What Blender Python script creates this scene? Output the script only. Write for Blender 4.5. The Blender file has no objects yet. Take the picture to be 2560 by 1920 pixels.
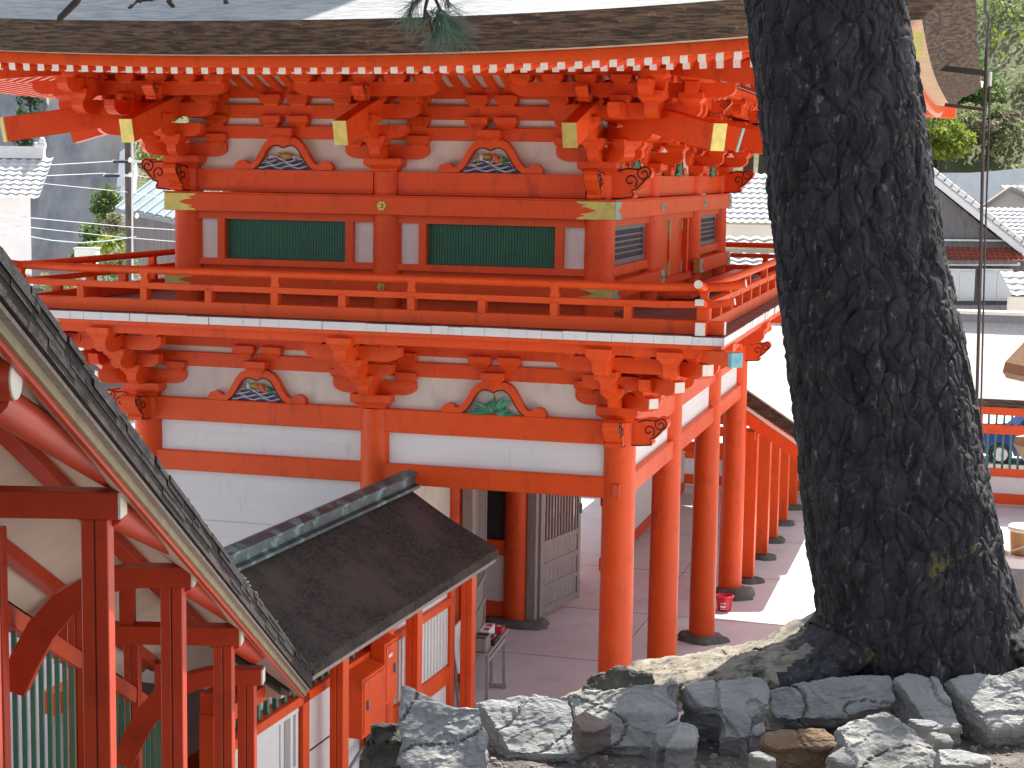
import bpy, bmesh, math, random
from math import pi, sin, cos, tan, sqrt, radians as R_
from mathutils import Vector, Matrix, noise

scene = bpy.context.scene
COL = scene.collection
random.seed(11)

# ------------------------------------------------------------------ camera
cam_d = bpy.data.cameras.new("camera")
cam = bpy.data.objects.new("camera", cam_d)
COL.objects.link(cam)
CAM = Vector((4.2100, -20.4339, 7.5791))
_fw = Vector((-0.26201759, 0.95723591, -0.12266293))
_r = Vector((0.96386948, 0.2658907, 0.01605507))
_u = Vector((-0.04798342, 0.11402434, 0.99231852))
cam.matrix_world = Matrix(((_r.x, _u.x, -_fw.x, CAM.x), (_r.y, _u.y, -_fw.y, CAM.y), (_r.z, _u.z, -_fw.z, CAM.z), (0, 0, 0, 1)))
cam_d.sensor_width = 36.0
cam_d.lens = 36.0 * 4303.27 / 2560.0
cam_d.clip_start = 0.1
cam_d.clip_end = 3000
cam_d.dof.use_dof = False
scene.camera = cam

# ------------------------------------------------------------------ light
SUN = Vector((0.23, 0.62, 1.0)).normalized()
EL = math.asin(SUN.z)
AZ = math.atan2(SUN.x, SUN.y)
w = bpy.data.worlds.new("World")
scene.world = w
w.use_nodes = True
wn = w.node_tree.nodes
sky = wn.new("ShaderNodeTexSky")
sky.sky_type = 'NISHITA'
sky.sun_disc = False
sky.sun_elevation = EL
sky.sun_rotation = AZ
sky.altitude = 20
sky.air_density = 1.0
sky.dust_density = 2.0
sky.ozone_density = 1.0
hs_ = wn.new("ShaderNodeHueSaturation")
hs_.inputs["Saturation"].default_value = 0.55   # hazy spring sky, less blue than the clear-sky model
w.node_tree.links.new(sky.outputs[0], hs_.inputs["Color"])
w.node_tree.links.new(hs_.outputs[0], wn["Background"].inputs[0])
wn["Background"].inputs[1].default_value = 0.12
sd = bpy.data.lights.new("sun", 'SUN')
sd.energy = 5.0
sd.angle = R_(0.55)
sd.color = (1.0, 0.955, 0.88)
sun = bpy.data.objects.new("sun", sd)
sun.rotation_euler = (-SUN).to_track_quat('-Z', 'Y').to_euler()
sun.location = (10, 20, 40)
COL.objects.link(sun)
scene.view_settings.view_transform = 'Standard'
scene.view_settings.look = 'None'
scene.view_settings.exposure = 1.25
scene.view_settings.gamma = 1
scene.render.engine = 'CYCLES'
scene.cycles.max_bounces = 8
scene.cycles.diffuse_bounces = 5
scene.cycles.use_denoising = True

# ------------------------------------------------------------------ materials
def mat(name, c1, c2=None, scale=3.0, rough=0.6, bump=0.0, bscale=None, stretch=(1, 1, 1), detail=6, metal=0.0, spec=0.5,
        lo=0.35, hi=0.65, c3=None, scale3=0.8, lo3=0.55, hi3=0.7, dist=0.05, rough_n=0.6):
    m = bpy.data.materials.new(name)
    m.use_nodes = True
    nt = m.node_tree
    n, l = nt.nodes, nt.links
    b = n["Principled BSDF"]
    b.inputs["Roughness"].default_value = rough
    b.inputs["Metallic"].default_value = metal
    b.inputs["Specular IOR Level"].default_value = spec
    b.inputs["Base Color"].default_value = (*c1, 1)
    if c2 is None:
        return m
    tc = n.new("ShaderNodeTexCoord")
    mp = n.new("ShaderNodeMapping")
    mp.inputs["Scale"].default_value = stretch
    l.new(tc.outputs["Object"], mp.inputs[0])
    nz = n.new("ShaderNodeTexNoise")
    nz.inputs["Scale"].default_value = scale
    nz.inputs["Detail"].default_value = detail
    nz.inputs["Roughness"].default_value = rough_n
    l.new(mp.outputs[0], nz.inputs["Vector"])
    rp = n.new("ShaderNodeValToRGB")
    rp.color_ramp.elements[0].position = lo
    rp.color_ramp.elements[1].position = hi
    rp.color_ramp.elements[0].color = (*c1, 1)
    rp.color_ramp.elements[1].color = (*c2, 1)
    l.new(nz.outputs[0], rp.inputs[0])
    col = rp.outputs[0]
    if c3 is not None:
        n3 = n.new("ShaderNodeTexNoise")
        n3.inputs["Scale"].default_value = scale3
        n3.inputs["Detail"].default_value = 8
        n3.inputs["Roughness"].default_value = 0.65
        l.new(tc.outputs["Object"], n3.inputs["Vector"])
        r3 = n.new("ShaderNodeMapRange")
        r3.inputs[1].default_value = lo3
        r3.inputs[2].default_value = hi3
        l.new(n3.outputs[0], r3.inputs[0])
        mx = n.new("ShaderNodeMix")
        mx.data_type = 'RGBA'
        l.new(r3.outputs[0], mx.inputs[0])
        l.new(col, mx.inputs[6])
        mx.inputs[7].default_value = (*c3, 1)
        col = mx.outputs[2]
    l.new(col, b.inputs["Base Color"])
    if bump:
        bn = nz
        if bscale:
            bn = n.new("ShaderNodeTexNoise")
            bn.inputs["Scale"].default_value = bscale
            bn.inputs["Detail"].default_value = 8
            bn.inputs["Roughness"].default_value = 0.65
            l.new(mp.outputs[0], bn.inputs["Vector"])
        bp = n.new("ShaderNodeBump")
        bp.inputs["Strength"].default_value = bump
        bp.inputs["Distance"].default_value = dist
        l.new(bn.outputs[0], bp.inputs["Height"])
        l.new(bp.outputs[0], b.inputs["Normal"])
    return m

def add_patch(m, col, scale, lo, hi, stretch=(1, 1, 1)):
    # a patch colour (lichen, grime, fading) mixed over the base colour by a noise of its own
    nt = m.node_tree; n = nt.nodes; l = nt.links; b = n["Principled BSDF"]
    src = b.inputs["Base Color"].links[0].from_socket
    tc = n.new("ShaderNodeTexCoord"); nz = n.new("ShaderNodeTexNoise"); nz.inputs["Scale"].default_value = scale; nz.inputs["Detail"].default_value = 9; nz.inputs["Roughness"].default_value = .72
    mp = n.new("ShaderNodeMapping"); mp.inputs["Scale"].default_value = stretch
    l.new(tc.outputs["Object"], mp.inputs[0]); l.new(mp.outputs[0], nz.inputs["Vector"])
    mr = n.new("ShaderNodeMapRange"); mr.inputs[1].default_value = lo; mr.inputs[2].default_value = hi
    l.new(nz.outputs[0], mr.inputs[0]); f = mr.outputs[0]
    mx = n.new("ShaderNodeMix"); mx.data_type = 'RGBA'; l.new(f, mx.inputs[0]); l.new(src, mx.inputs[6]); mx.inputs[7].default_value = (*col, 1); l.new(mx.outputs[2], b.inputs["Base Color"])
M = {}
M['red'] = mat("vermilion_paint", (0.76, 0.090, 0.012), (0.70, 0.074, 0.011), 1.6, 0.42, 0.12, 26, (1, 1, 1), c3=(0.52, 0.052, 0.014), scale3=3.0, lo3=0.56, hi3=0.75, dist=0.01, spec=0.28)
M['redshade'] = mat("shaded_vermilion_paint", (0.52, 0.052, 0.014), (0.45, 0.043, 0.013), 2.0, 0.4, 0.12, 26, c3=(0.34, 0.034, 0.014), scale3=3.0, lo3=.56, hi3=.75, dist=.01, spec=.4)  # darker copy of the vermilion; the stair corridor's shade is in the colour
M['redold'] = mat("faded_vermilion_paint", (0.62, 0.085, 0.022), (0.54, 0.07, 0.020), 2.5, 0.5, 0.15, 30, c3=(0.38, 0.05, 0.025), scale3=5.0, lo3=0.58, hi3=0.78, dist=0.01)
M['white'] = mat("white_painted_board", (0.74, 0.73, 0.70), (0.70, 0.69, 0.66), 2.0, 0.6, 0.08, 20, (0.4, 0.4, 6), c3=(0.52, 0.50, 0.46), scale3=2.4, lo3=0.66, hi3=0.82, dist=0.01)
M['plaster'] = mat("cream_plaster", (0.70, 0.66, 0.58), (0.62, 0.58, 0.51), 2.2, 0.8, 0.05, 30, c3=(0.5, 0.46, 0.4), scale3=1.2, lo3=0.6, hi3=0.8, dist=0.01)
M['endwhite'] = mat("white_end_paint", (0.78, 0.75, 0.66), (0.68, 0.65, 0.56), 14, 0.6, 0.05)
M['gold'] = mat("gilt_metal", (0.60, 0.50, 0.14), (0.42, 0.37, 0.12), 9, 0.42, 0.05, metal=0.55, lo=0.4, hi=0.7)
M['teal'] = mat("verdigris_metal", (0.20, 0.46, 0.42), (0.30, 0.50, 0.40), 12, 0.55, 0.05, metal=0.1, c3=(0.45, 0.42, 0.2), scale3=6)
M['blue'] = mat("blue_patina_metal", (0.10, 0.34, 0.45), (0.20, 0.45, 0.42), 14, 0.5, 0.05, metal=0.1, c3=(0.4, 0.38, 0.2), scale3=9)
M['green'] = mat("green_window_paint", (0.014, 0.13, 0.065), (0.011, 0.10, 0.055), 5, 0.5, 0.05)
M['greenbar'] = mat("green_bar_paint", (0.02, 0.20, 0.14), (0.03, 0.16, 0.10), 5, 0.45, 0.05)
M['greenold'] = mat("mossy_green_bar_paint", (0.05, 0.19, 0.12), (0.09, 0.20, 0.12), 5, 0.5, 0.05)
M['black'] = mat("black_line_paint", (0.012, 0.009, 0.009), rough=0.6)
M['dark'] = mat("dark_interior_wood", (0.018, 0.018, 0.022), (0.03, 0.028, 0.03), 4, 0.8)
M['greymetal'] = mat("grey_lattice_paint", (0.20, 0.21, 0.24), (0.16, 0.17, 0.2), 9, 0.45)
M['barkedge'] = mat("cypress_bark_edge", (0.030, 0.018, 0.011), (0.15, 0.092, 0.055), 9, 0.9, 0.9, 30, (0.5, 0.5, 5.5), lo=0.42, hi=0.62, c3=(0.27, 0.18, 0.11), scale3=7, lo3=0.60, hi3=0.72, dist=0.04)
M['barktan'] = mat("pale_bark_underside", (0.55, 0.42, 0.27), (0.42, 0.31, 0.20), 6, 0.8, 0.3, 20, (1, 1, 4))
M['barkroof'] = mat("grey_weathered_bark_roof", (0.46, 0.47, 0.46), (0.28, 0.29, 0.29), 16, 0.85, 0.6, 40, (0.25, 1.6, 1.6), lo=0.36, hi=0.66, dist=0.03, c3=(0.50, 0.51, 0.50), scale3=1.2, lo3=0.5, hi3=0.8)
M['barkdark'] = mat("dark_mossy_bark_roof", (0.020, 0.016, 0.014), (0.085, 0.064, 0.054), 30, 0.9, 1.0, 110, (1, .45, 1), c3=(0.095, 0.068, 0.056), scale3=1.3, lo3=0.46, hi3=0.60, dist=0.04, lo=.38, hi=.68, detail=10)
M['bare'] = mat("weathered_grey_wood", (0.34, 0.29, 0.26), (0.24, 0.20, 0.18), 5, 0.75, 0.2, 20, (6, 6, 0.5), c3=(0.16, 0.13, 0.11), scale3=4, lo3=0.6, hi3=0.8, dist=0.01)
M['floorwood'] = mat("grey_brown_floor_boards", (0.22, 0.17, 0.16), (0.15, 0.11, 0.105), 5, 0.65, 0.2, 20, (3, 0.6, 1), dist=0.01)
M['floorred'] = mat("worn_red_floor_paint", (0.40, 0.10, 0.085), (0.32, 0.075, 0.065), 5, 0.5, 0.1, 20, dist=0.01)
M['copper'] = mat("patinated_copper", (0.085, 0.125, 0.135), (0.045, 0.055, 0.06), 3, 0.5, 0.1, 20, (1, 1, 1), metal=0.25, c3=(0.16, 0.30, 0.28), scale3=4.0, lo3=0.52, hi3=0.62, dist=0.01)
M['stone'] = mat("grey_foundation_stone", (0.15, 0.15, 0.13), (0.08, 0.085, 0.075), 4, 0.85, 0.6, 14, c3=(0.24, 0.23, 0.2), scale3=3, lo3=0.55, hi3=0.75, dist=0.04)
M['ground'] = mat("pale_courtyard_concrete", (0.66, 0.64, 0.645), (0.59, 0.565, 0.57), 1.1, 0.8, 0.15, 60, c3=(0.47, 0.44, 0.44), scale3=0.9, lo3=0.55, hi3=0.8, dist=0.01)

for k_ in ('red', 'redshade', 'redold'):
    add_patch(M[k_], (0.30, 0.040, 0.020), 2.6, .56, .80, (2.2, 2.2, .5))
    add_patch(M[k_], (0.66, 0.20, 0.10), 46, .66, .74, (1, 1, 1))
    add_patch(M[k_], (0.10, 0.03, 0.02), 60, .70, .76, (1, 1, 1))
add_patch(M['white'], (0.50, 0.47, 0.43), 2.2, .56, .82, (2.5, 2.5, .6))
add_patch(M['white'], (0.36, 0.34, 0.31), 14, .68, .80, (.5, .5, 2.5))
add_patch(M['plaster'], (0.48, 0.44, 0.37), 2.0, .52, .78, (2, 2, .6))
add_patch(M['ground'], (0.40, 0.35, 0.34), 3.2, .60, .74)
add_patch(M['ground'], (0.26, 0.22, 0.20), 17, .70, .78)
# ------------------------------------------------------------------ mesh builder
class MB:
    def __init__(s):
        s.v = []; s.f = []; s.mi = []; s.sm = []
    def add(s, vs, fs, mi=0, sm=False):
        o = len(s.v)
        s.v.extend(vs)
        for f in fs:
            s.f.append([i + o for i in f]); s.mi.append(mi); s.sm.append(sm)
        return s
    def box(s, x0, x1, y0, y1, z0, z1, mi=0):
        vs = [(x, y, z) for x in (x0, x1) for y in (y0, y1) for z in (z0, z1)]
        return s.add(vs, [(0, 1, 3, 2), (4, 6, 7, 5), (0, 4, 5, 1), (2, 3, 7, 6), (0, 2, 6, 4), (1, 5, 7, 3)], mi)
    def cbox(s, c, sx, sy, sz, mi=0):
        return s.box(c[0] - sx / 2, c[0] + sx / 2, c[1] - sy / 2, c[1] + sy / 2, c[2] - sz / 2, c[2] + sz / 2, mi)
    def beam(s, p0, p1, wd, ht, up=(0, 0, 1), mi=0, endmi=None):
        p0 = Vector(p0); p1 = Vector(p1)
        d = (p1 - p0).normalized()
        sd_ = d.cross(Vector(up)).normalized()
        u = sd_.cross(d).normalized()
        vs = []
        for p in (p0, p1):
            for a, b in ((-1, -1), (1, -1), (1, 1), (-1, 1)):
                vs.append(p + sd_ * (a * wd / 2) + u * (b * ht / 2))
        o = len(s.f)
        s.add(vs, [(3, 2, 1, 0), (4, 5, 6, 7), (0, 1, 5, 4), (1, 2, 6, 5), (2, 3, 7, 6), (3, 0, 4, 7)], mi)
        if endmi is not None:
            s.mi[o + 1] = endmi
        return s
    def prism(s, prof, o, u, v, n, t, mi=0, sm=False):
        # prof: 2-D outline (counter-clockwise), extruded by t along n, centred on o
        o = Vector(o); u = Vector(u); v = Vector(v); n = Vector(n)
        k = len(prof)
        a = [o + u * p[0] + v * p[1] - n * (t / 2) for p in prof]
        b = [o + u * p[0] + v * p[1] + n * (t / 2) for p in prof]
        fs = [list(range(k))[::-1], [k + i for i in range(k)]]
        s.add(a + b, fs, mi)
        s.add(a + b, [(i, (i + 1) % k, k + (i + 1) % k, k + i) for i in range(k)], mi, sm)
        return s
    def cyl(s, p0, p1, r0, r1=None, n=16, mi=0, cap=True, sm=True):
        if r1 is None: r1 = r0
        p0 = Vector(p0); p1 = Vector(p1)
        d = (p1 - p0).normalized()
        a = Vector((0, 0, 1)) if abs(d.z) < 0.9 else Vector((1, 0, 0))
        x = d.cross(a).normalized(); y = d.cross(x).normalized()
        vs = []
        for p, r in ((p0, r0), (p1, r1)):
            for i in range(n):
                t = 2 * pi * i / n
                vs.append(p + x * (r * cos(t)) + y * (r * sin(t)))
        s.add(vs, [(i, n + i, n + (i + 1) % n, (i + 1) % n) for i in range(n)], mi, sm)
        if cap:
            s.add(vs, [list(range(n)), [n + i for i in range(n)][::-1]], mi)
        return s
    def tube(s, pts, r, n=6, mi=0):
        pts = [Vector(p) for p in pts]
        rings = []
        px = None
        for i, p in enumerate(pts):
            d = (pts[min(i + 1, len(pts) - 1)] - pts[max(i - 1, 0)])
            if d.length < 1e-9: d = Vector((0, 0, 1))
            d.normalize()
            if px is None:
                a = Vector((0, 0, 1)) if abs(d.z) < 0.9 else Vector((1, 0, 0))
                px = d.cross(a).normalized()
            else:
                px = (px - d * px.dot(d)).normalized()
            y = d.cross(px)
            rr = r[i] if isinstance(r, (list, tuple)) else r
            rings.append([p + px * (rr * cos(2 * pi * k / n)) + y * (rr * sin(2 * pi * k / n)) for k in range(n)])
        vs = [v for q in rings for v in q]
        fs = []
        for i in range(len(pts) - 1):
            for k in range(n):
                fs.append((i * n + k, (i + 1) * n + k, (i + 1) * n + (k + 1) % n, i * n + (k + 1) % n))
        s.add(vs, fs, mi, True)
        s.add(vs, [list(range(n)), [(len(pts) - 1) * n + k for k in range(n)][::-1]], mi)
        return s
    def ell(s, c, rx, ry, rz, mi=0, n=8, m=6):
        vs = []; fs = []
        for j in range(m + 1):
            t = pi * j / m
            for i in range(n):
                a = 2 * pi * i / n
                vs.append((c[0] + rx * sin(t) * cos(a), c[1] + ry * sin(t) * sin(a), c[2] + rz * cos(t)))
        for j in range(m):
            for i in range(n):
                fs.append((j * n + i, (j + 1) * n + i, (j + 1) * n + (i + 1) % n, j * n + (i + 1) % n))
        return s.add(vs, fs, mi, True)
    def grid(s, rows, mi=0, sm=True, flip=False):
        nr, nc = len(rows), len(rows[0])
        vs = [p for r in rows for p in r]
        fs = []
        for i in range(nr - 1):
            for j in range(nc - 1):
                q = (i * nc + j, i * nc + j + 1, (i + 1) * nc + j + 1, (i + 1) * nc + j)
                fs.append(q[::-1] if flip else q)
        return s.add(vs, fs, mi, sm)
    def build(s, name, m, parent=None, bevel=0.0, label=None):
        me = bpy.data.meshes.new(name)
        me.from_pydata([tuple(v) for v in s.v], [], s.f)
        ms = m if isinstance(m, (list, tuple)) else [m]
        for x in ms: me.materials.append(M[x] if isinstance(x, str) else x)
        me.polygons.foreach_set("material_index", s.mi)
        me.polygons.foreach_set("use_smooth", s.sm)
        me.validate()
        me.update()
        o = bpy.data.objects.new(name, me)
        COL.objects.link(o)
        if parent is not None: adopt(o, parent)
        if bevel:
            b = o.modifiers.new("edge", 'BEVEL')
            b.width = bevel; b.segments = 1; b.limit_method = 'ANGLE'; b.angle_limit = R_(50)
        if label: o["label"] = label
        return o

ROOTM = {}
def adopt(o, parent):
    o.parent = parent
    mw = ROOTM.get(parent.name)
    if mw is not None: o.matrix_parent_inverse = mw.inverted()
def tag(o, label=None, cat=None, group=None, kind=None):
    if label: o["label"] = label
    if cat: o["category"] = cat
    if group: o["group"] = group
    if kind: o["kind"] = kind
    return o
def thing(name, loc, label, cat, group=None):
    o = bpy.data.objects.new(name, None)
    o.empty_display_size = 0.2
    o.location = loc
    COL.objects.link(o)
    ROOTM[o.name] = Matrix.Translation(Vector(loc))
    return tag(o, label, cat, group)
def lathe(mb, c, prof, n=16, mi=0):
    vs = []; fs = []
    for r, z in prof:
        for i in range(n):
            a = 2 * pi * i / n
            vs.append((c[0] + r * cos(a), c[1] + r * sin(a), c[2] + z))
    for j in range(len(prof) - 1):
        for i in range(n):
            fs.append((j * n + i, j * n + (i + 1) % n, (j + 1) * n + (i + 1) % n, (j + 1) * n + i))
    mb.add(vs, fs, mi, True)
    mb.add(vs, [list(range(n))[::-1], [(len(prof) - 1) * n + i for i in range(n)]], mi)
    return mb
X3 = Vector((1, 0, 0)); Y3 = Vector((0, 1, 0)); Z3 = Vector((0, 0, 1))
# ================================================================== TOWER GATE
A_ = 3.167
XC = [0.0, -A_, -2 * A_]
YC = [0.0, 3.30, 6.987, 10.16]
INS = 0.40
XU = [-INS, -A_, -2 * A_ + INS]
YU = [INS, 3.30, 6.987, 10.16 - INS]
XL, YL = -2 * A_, 10.16
gate = thing("tower_gate", (-A_, 5.08, 0), "tall two-storey vermilion shrine gate with carved frog-leg struts, railed balcony and thick bark roof", "gate")

# --- lower columns, foundation stones
def stone_mesh(cx, cy, rx, ry, h, seed, rot=0, flat=True):
    rnd = random.Random(seed)
    mb = MB(); n = 14; rings = []
    ph = [rnd.uniform(0.84, 1.13) for _ in range(n)]
    for j, (k, z) in enumerate(((1.06, -0.12), (1.05, 0.25 * h), (0.97, 0.75 * h), (0.82, h), (0.0, h + 0.004))):
        rg = []
        for i in range(n):
            a = 2 * pi * i / n
            q = k * ph[i] * (1 + rnd.uniform(-.03, .03))
            x = rx * q * cos(a); y = ry * q * sin(a)
            rg.append((cx + x * cos(rot) - y * sin(rot), cy + x * sin(rot) + y * cos(rot), z + (rnd.uniform(-.015, .015) if 0 < j < 4 else 0)))
        rings.append(rg + [rg[0]])
    mb.grid(rings, flip=True)
    return mb
stone_names = {(0, 2): "flat oval grey foundation stone under the third round column of the gate's right side",
               (0, 3): "tall blocky grey foundation stone behind the red bucket",
               (0, 0): "flat grey foundation stone under the gate's near right corner column",
               (0, 1): "flat grey foundation stone under the second round column of the gate's right side",
               (1, 2): "long flat foundation stone under the inner column beside the open lattice door",
               (1, 3): "grey foundation stone under the inner column past the lattice door's free edge"}
k = 0
for i, x in enumerate(XC):
    for j, y in enumerate(YC):
        MB().cyl((x, y, 0.09), (x, y, 2.2), 0.212, 0.208, 28, cap=True).cyl((x, y, 2.2), (x, y, 4.575), 0.208, 0.193, 28).build("column", 'red', gate)
        if i == 2: continue
        if (i, j) not in stone_names: continue
        rx, ry, h = 0.36, 0.32, 0.10
        if (i, j) == (0, 3): rx, ry, h = 0.36, 0.34, 0.16
        if (i, j) == (0, 2): rx, ry = 0.42, 0.36
        if (i, j) == (1, 2): rx, ry = 0.62, 0.36
        o = stone_mesh(x + (0.10 if (i, j) == (0, 3) else 0.02), y - (0.10 if (i, j) == (0, 3) else 0.04), rx, ry, h, 40 + i * 7 + j).build("foundation_stone", 'stone')
        tag(o, stone_names[(i, j)], "stone", "foundation stones under the gate columns")

# --- lower beams and boards
def xbeam(x0, x1, y, z0, z1, t, name="tie_beam", m='red', par=gate, bv=0.012):
    return MB().box(x0, x1, y - t / 2, y + t / 2, z0, z1).build(name, m, par, bv)
def ybeam(x, y0, y1, z0, z1, t, name="tie_beam", m='red', par=gate, bv=0.012):
    return MB().box(x - t / 2, x + t / 2, y0, y1, z0, z1).build(name, m, par, bv)
cr = 0.10
for y in (0.0, YL):
    for x0, x1 in ((XC[1] + cr, XC[0] - cr), (XC[2] + cr, XC[1] - cr)):
        xbeam(x0, x1, y, 4.285, 4.585, 0.25)
        xbeam(x0, x1, y, 3.622, 3.882, 0.23)
        xbeam(x0, x1, y, 3.88, 4.288, 0.06, "wall_panel", 'white', bv=0)
        xbeam(x0 - cr, x1 + cr, y, 4.58, 5.66, 0.05, "plaster_panel", 'plaster', bv=0)
for x in (XC[0], XC[2]):
    for j in range(3):
        y0, y1 = YC[j] + cr, YC[j + 1] - cr
        ybeam(x, y0, y1, 4.285, 4.585, 0.25)
        ybeam(x, y0, y1, 3.622, 3.882, 0.23)
        ybeam(x, y0, y1, 3.88, 4.288, 0.06, "wall_panel", 'white', bv=0)
        ybeam(x, y0 - cr + .03, y1 + cr - .03, 4.58, 5.66, 0.05, "plaster_panel", 'plaster', bv=0)
# left bay: closed board wall; horizontal joints
for a_, b_ in ((0.34, 0.98), (0.984, 1.64), (1.644, 2.30), (2.304, 2.96), (2.964, 3.625)):
    xbeam(XC[2] + cr, XC[1] - cr, 0.0, a_, b_, 0.06, "wall_board", 'white', bv=0.004)
xbeam(XC[2] + cr, XC[1] - cr, 0.0, 0.10, 0.342, 0.22, "sill_beam")
for j in range(3):
    ybeam(XL, YC[j] + cr, YC[j + 1] - cr, 0.30, 3.625, 0.06, "wall_board", 'white', bv=0)
    ybeam(XL, YC[j] + cr, YC[j + 1] - cr, 0.10, 0.302, 0.2, "sill_beam")
# ceiling of the passage
MB().box(XL, 0, 0.02, YL - .02, 4.30, 4.36).build("passage_ceiling", 'redold', gate)
# middle plane X=-A_: near bay wall, door bay, far bay wall
def dado(x0, x1, y0, y1, axis):
    # red sill, white boards with a post, red rails, green bars above
    def b(z0, z1, t, name, m, bv=0.008):
        if axis == 'y': ybeam(x0, y0, y1, z0, z1, t, name, m, bv=bv)
        else: xbeam(x0, x1, y0, z0, z1, t, name, m, bv=bv)
    b(0.10, 0.36, 0.16, "sill_beam", 'red')
    b(0.36, 1.12, 0.05, "wall_panel", 'white', 0)
    b(1.12, 1.34, 0.15, "rail", 'red')
    b(1.34, 1.98, 0.05, "wall_panel", 'white', 0)
    b(1.98, 2.20, 0.15, "rail", 'red')
    L = (y1 - y0) if axis == 'y' else (x1 - x0)
    for q in (1 / 3, 2 / 3):
        if axis == 'y': MB().box(x0 - .07, x0 + .07, y0 + L * q - .07, y0 + L * q + .07, .36, 3.4).build("wall_post", 'red', gate, .006)
        else: MB().box(x0 + L * q - .07, x0 + L * q + .07, y0 - .07, y0 + .07, .36, 3.4).build("wall_post", 'red', gate, .006)
    mb = MB(); n = int(L / 0.11)
    for i in range(1, n):
        if axis == 'y': mb.cbox((x0, y0 + L * i / n, 2.8), .045, .045, 1.24)
        else: mb.cbox((x0 + L * i / n, y0, 2.8), .045, .045, 1.24)
    mb.build("window_lattice", 'greenbar', gate)
    b(3.40, 3.62, 0.15, "rail", 'red')
    b(3.62, 4.30, 0.05, "plaster_panel", 'plaster', 0)
dado(-A_, 0, YC[2] + cr, YC[3] - cr, 'y')
ybeam(-A_, YC[0] + cr, YC[1] - cr, 0.30, 4.3, 0.06, "wall_board", 'plaster', bv=0)
# partition behind the door, running away from the inner column to the left
xbeam(XC[2] + cr, -A_ - cr, YC[2], 0.10, 0.36, 0.16, "sill_beam")
xbeam(XC[2] + cr, -A_ - cr, YC[2], 0.36, 1.16, 0.05, "wall_panel", 'white', bv=0)
xbeam(XC[2] + cr, -A_ - cr, YC[2], 1.16, 1.42, 0.15, "rail")
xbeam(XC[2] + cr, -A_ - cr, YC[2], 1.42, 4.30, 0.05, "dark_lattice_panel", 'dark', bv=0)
ybeam(-A_, YC[1] + cr, YC[2] - cr, 3.62, 4.30, 0.08, "plaster_panel", 'plaster', bv=0)
ybeam(-A_, YC[1] + cr, YC[2] - cr, 3.36, 3.62, 0.16, "lintel")
for y, s_ in ((YC[1] + .32, 1), (YC[2] - .32, -1)):
    MB().box(-A_ + .20, -A_ + .36, y - .02 * s_ - .13 - .32 * s_, y - .02 * s_ + .07 - .32 * s_, .06, 3.37).build("door_jamb", 'bare', gate, .008)
# lattice door leaves, both swung open towards the courtyard
def door_leaf(hx, hy, ux, uy, wdt=1.55, z0=0.12, H=2.95):
    u = Vector((ux, uy, 0)).normalized(); nn = Vector((-u.y, u.x, 0))
    o = Vector((hx, hy, z0))
    def bb(mb, a0, a1, b0, b1, t, off=0):
        c = o + u * ((a0 + a1) / 2) + nn * off + Z3 * ((b0 + b1) / 2)
        mb.prism([(-(a1 - a0) / 2, -(b1 - b0) / 2), ((a1 - a0) / 2, -(b1 - b0) / 2), ((a1 - a0) / 2, (b1 - b0) / 2), (-(a1 - a0) / 2, (b1 - b0) / 2)], c, u, Z3, -nn, t)
    fr = MB()
    bb(fr, 0, .10, 0, H, .07); bb(fr, wdt - .10, wdt, 0, H, .07)
    for z in (0.0, 0.42, 0.80, 1.18, H - .12):
        bb(fr, .10, wdt - .10, z, z + (.14 if z in (0.0,) else .09), .06)
    d = fr.build("lattice_door", 'bare', gate, .004)
    bo = MB()
    for i in range(9):
        bb(bo, .10 + (wdt - .2) * i / 9 + .003, .10 + (wdt - .2) * (i + 1) / 9 - .003, .10, 1.22, .025)
    bo.build("door_board", 'bare', d)
    la = MB()
    n = 12
    for i in range(n):
        c = .10 + (wdt - .2) * (i + .5) / n
        bb(la, c - .017, c + .017, 1.27, H - .10, .035)
    la.build("door_lattice", 'bare', d)
    dk = MB(); bb(dk, .10, wdt - .10, 1.25, H - .1, .008, .03)
    MB().cbox(tuple(o + u * (wdt - .04) + Z3 * 1.62 - nn * .04), .06, .06, .17).build("door_handle", 'greymetal', d)
door_leaf(-A_ + .37, YC[2] + .06, .22, 1.0)
door_leaf(-A_ + .30, YC[1] + .16, -.17, 1.0, 1.3)

# --- bracket complexes
def armprof(L0, L1, h):
    # bracket arm in (axis, z): both lower corners rounded off
    c = min(.20, (L1 - L0) * .33); k = .42
    p = []
    for i in range(6):
        t = i / 5 * pi / 2
        p.append((L1 - c + c * sin(t), (h * (1 - k)) * (1 - cos(t))))
    p.append((L1, h)); p.append((L0, h))
    q = []
    for i in range(6):
        t = i / 5 * pi / 2
        q.append((L0 + c - c * sin(t), (h * (1 - k)) * (1 - cos(t))))
    return p + q[::-1]
def block(mb, c, s, h, u=X3, v=Y3, mi=0):
    c = Vector(c)
    vs = []
    for k_, z in ((.66, 0), (.70, h * .16), (.86, h * .34), (1.0, h * .48), (1.0, h)):
        for a, b in ((-1, -1), (1, -1), (1, 1), (-1, 1)):
            vs.append(c + u * (a * s * k_ / 2) + v * (b * s * k_ / 2) + Z3 * z)
    fs = [(3, 2, 1, 0), (16, 17, 18, 19)]
    for j in range(4):
        for i in range(4):
            fs.append((j * 4 + i, j * 4 + (i + 1) % 4, j * 4 + 4 + (i + 1) % 4, j * 4 + 4 + i))
    return mb.add(vs, fs, mi)

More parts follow.
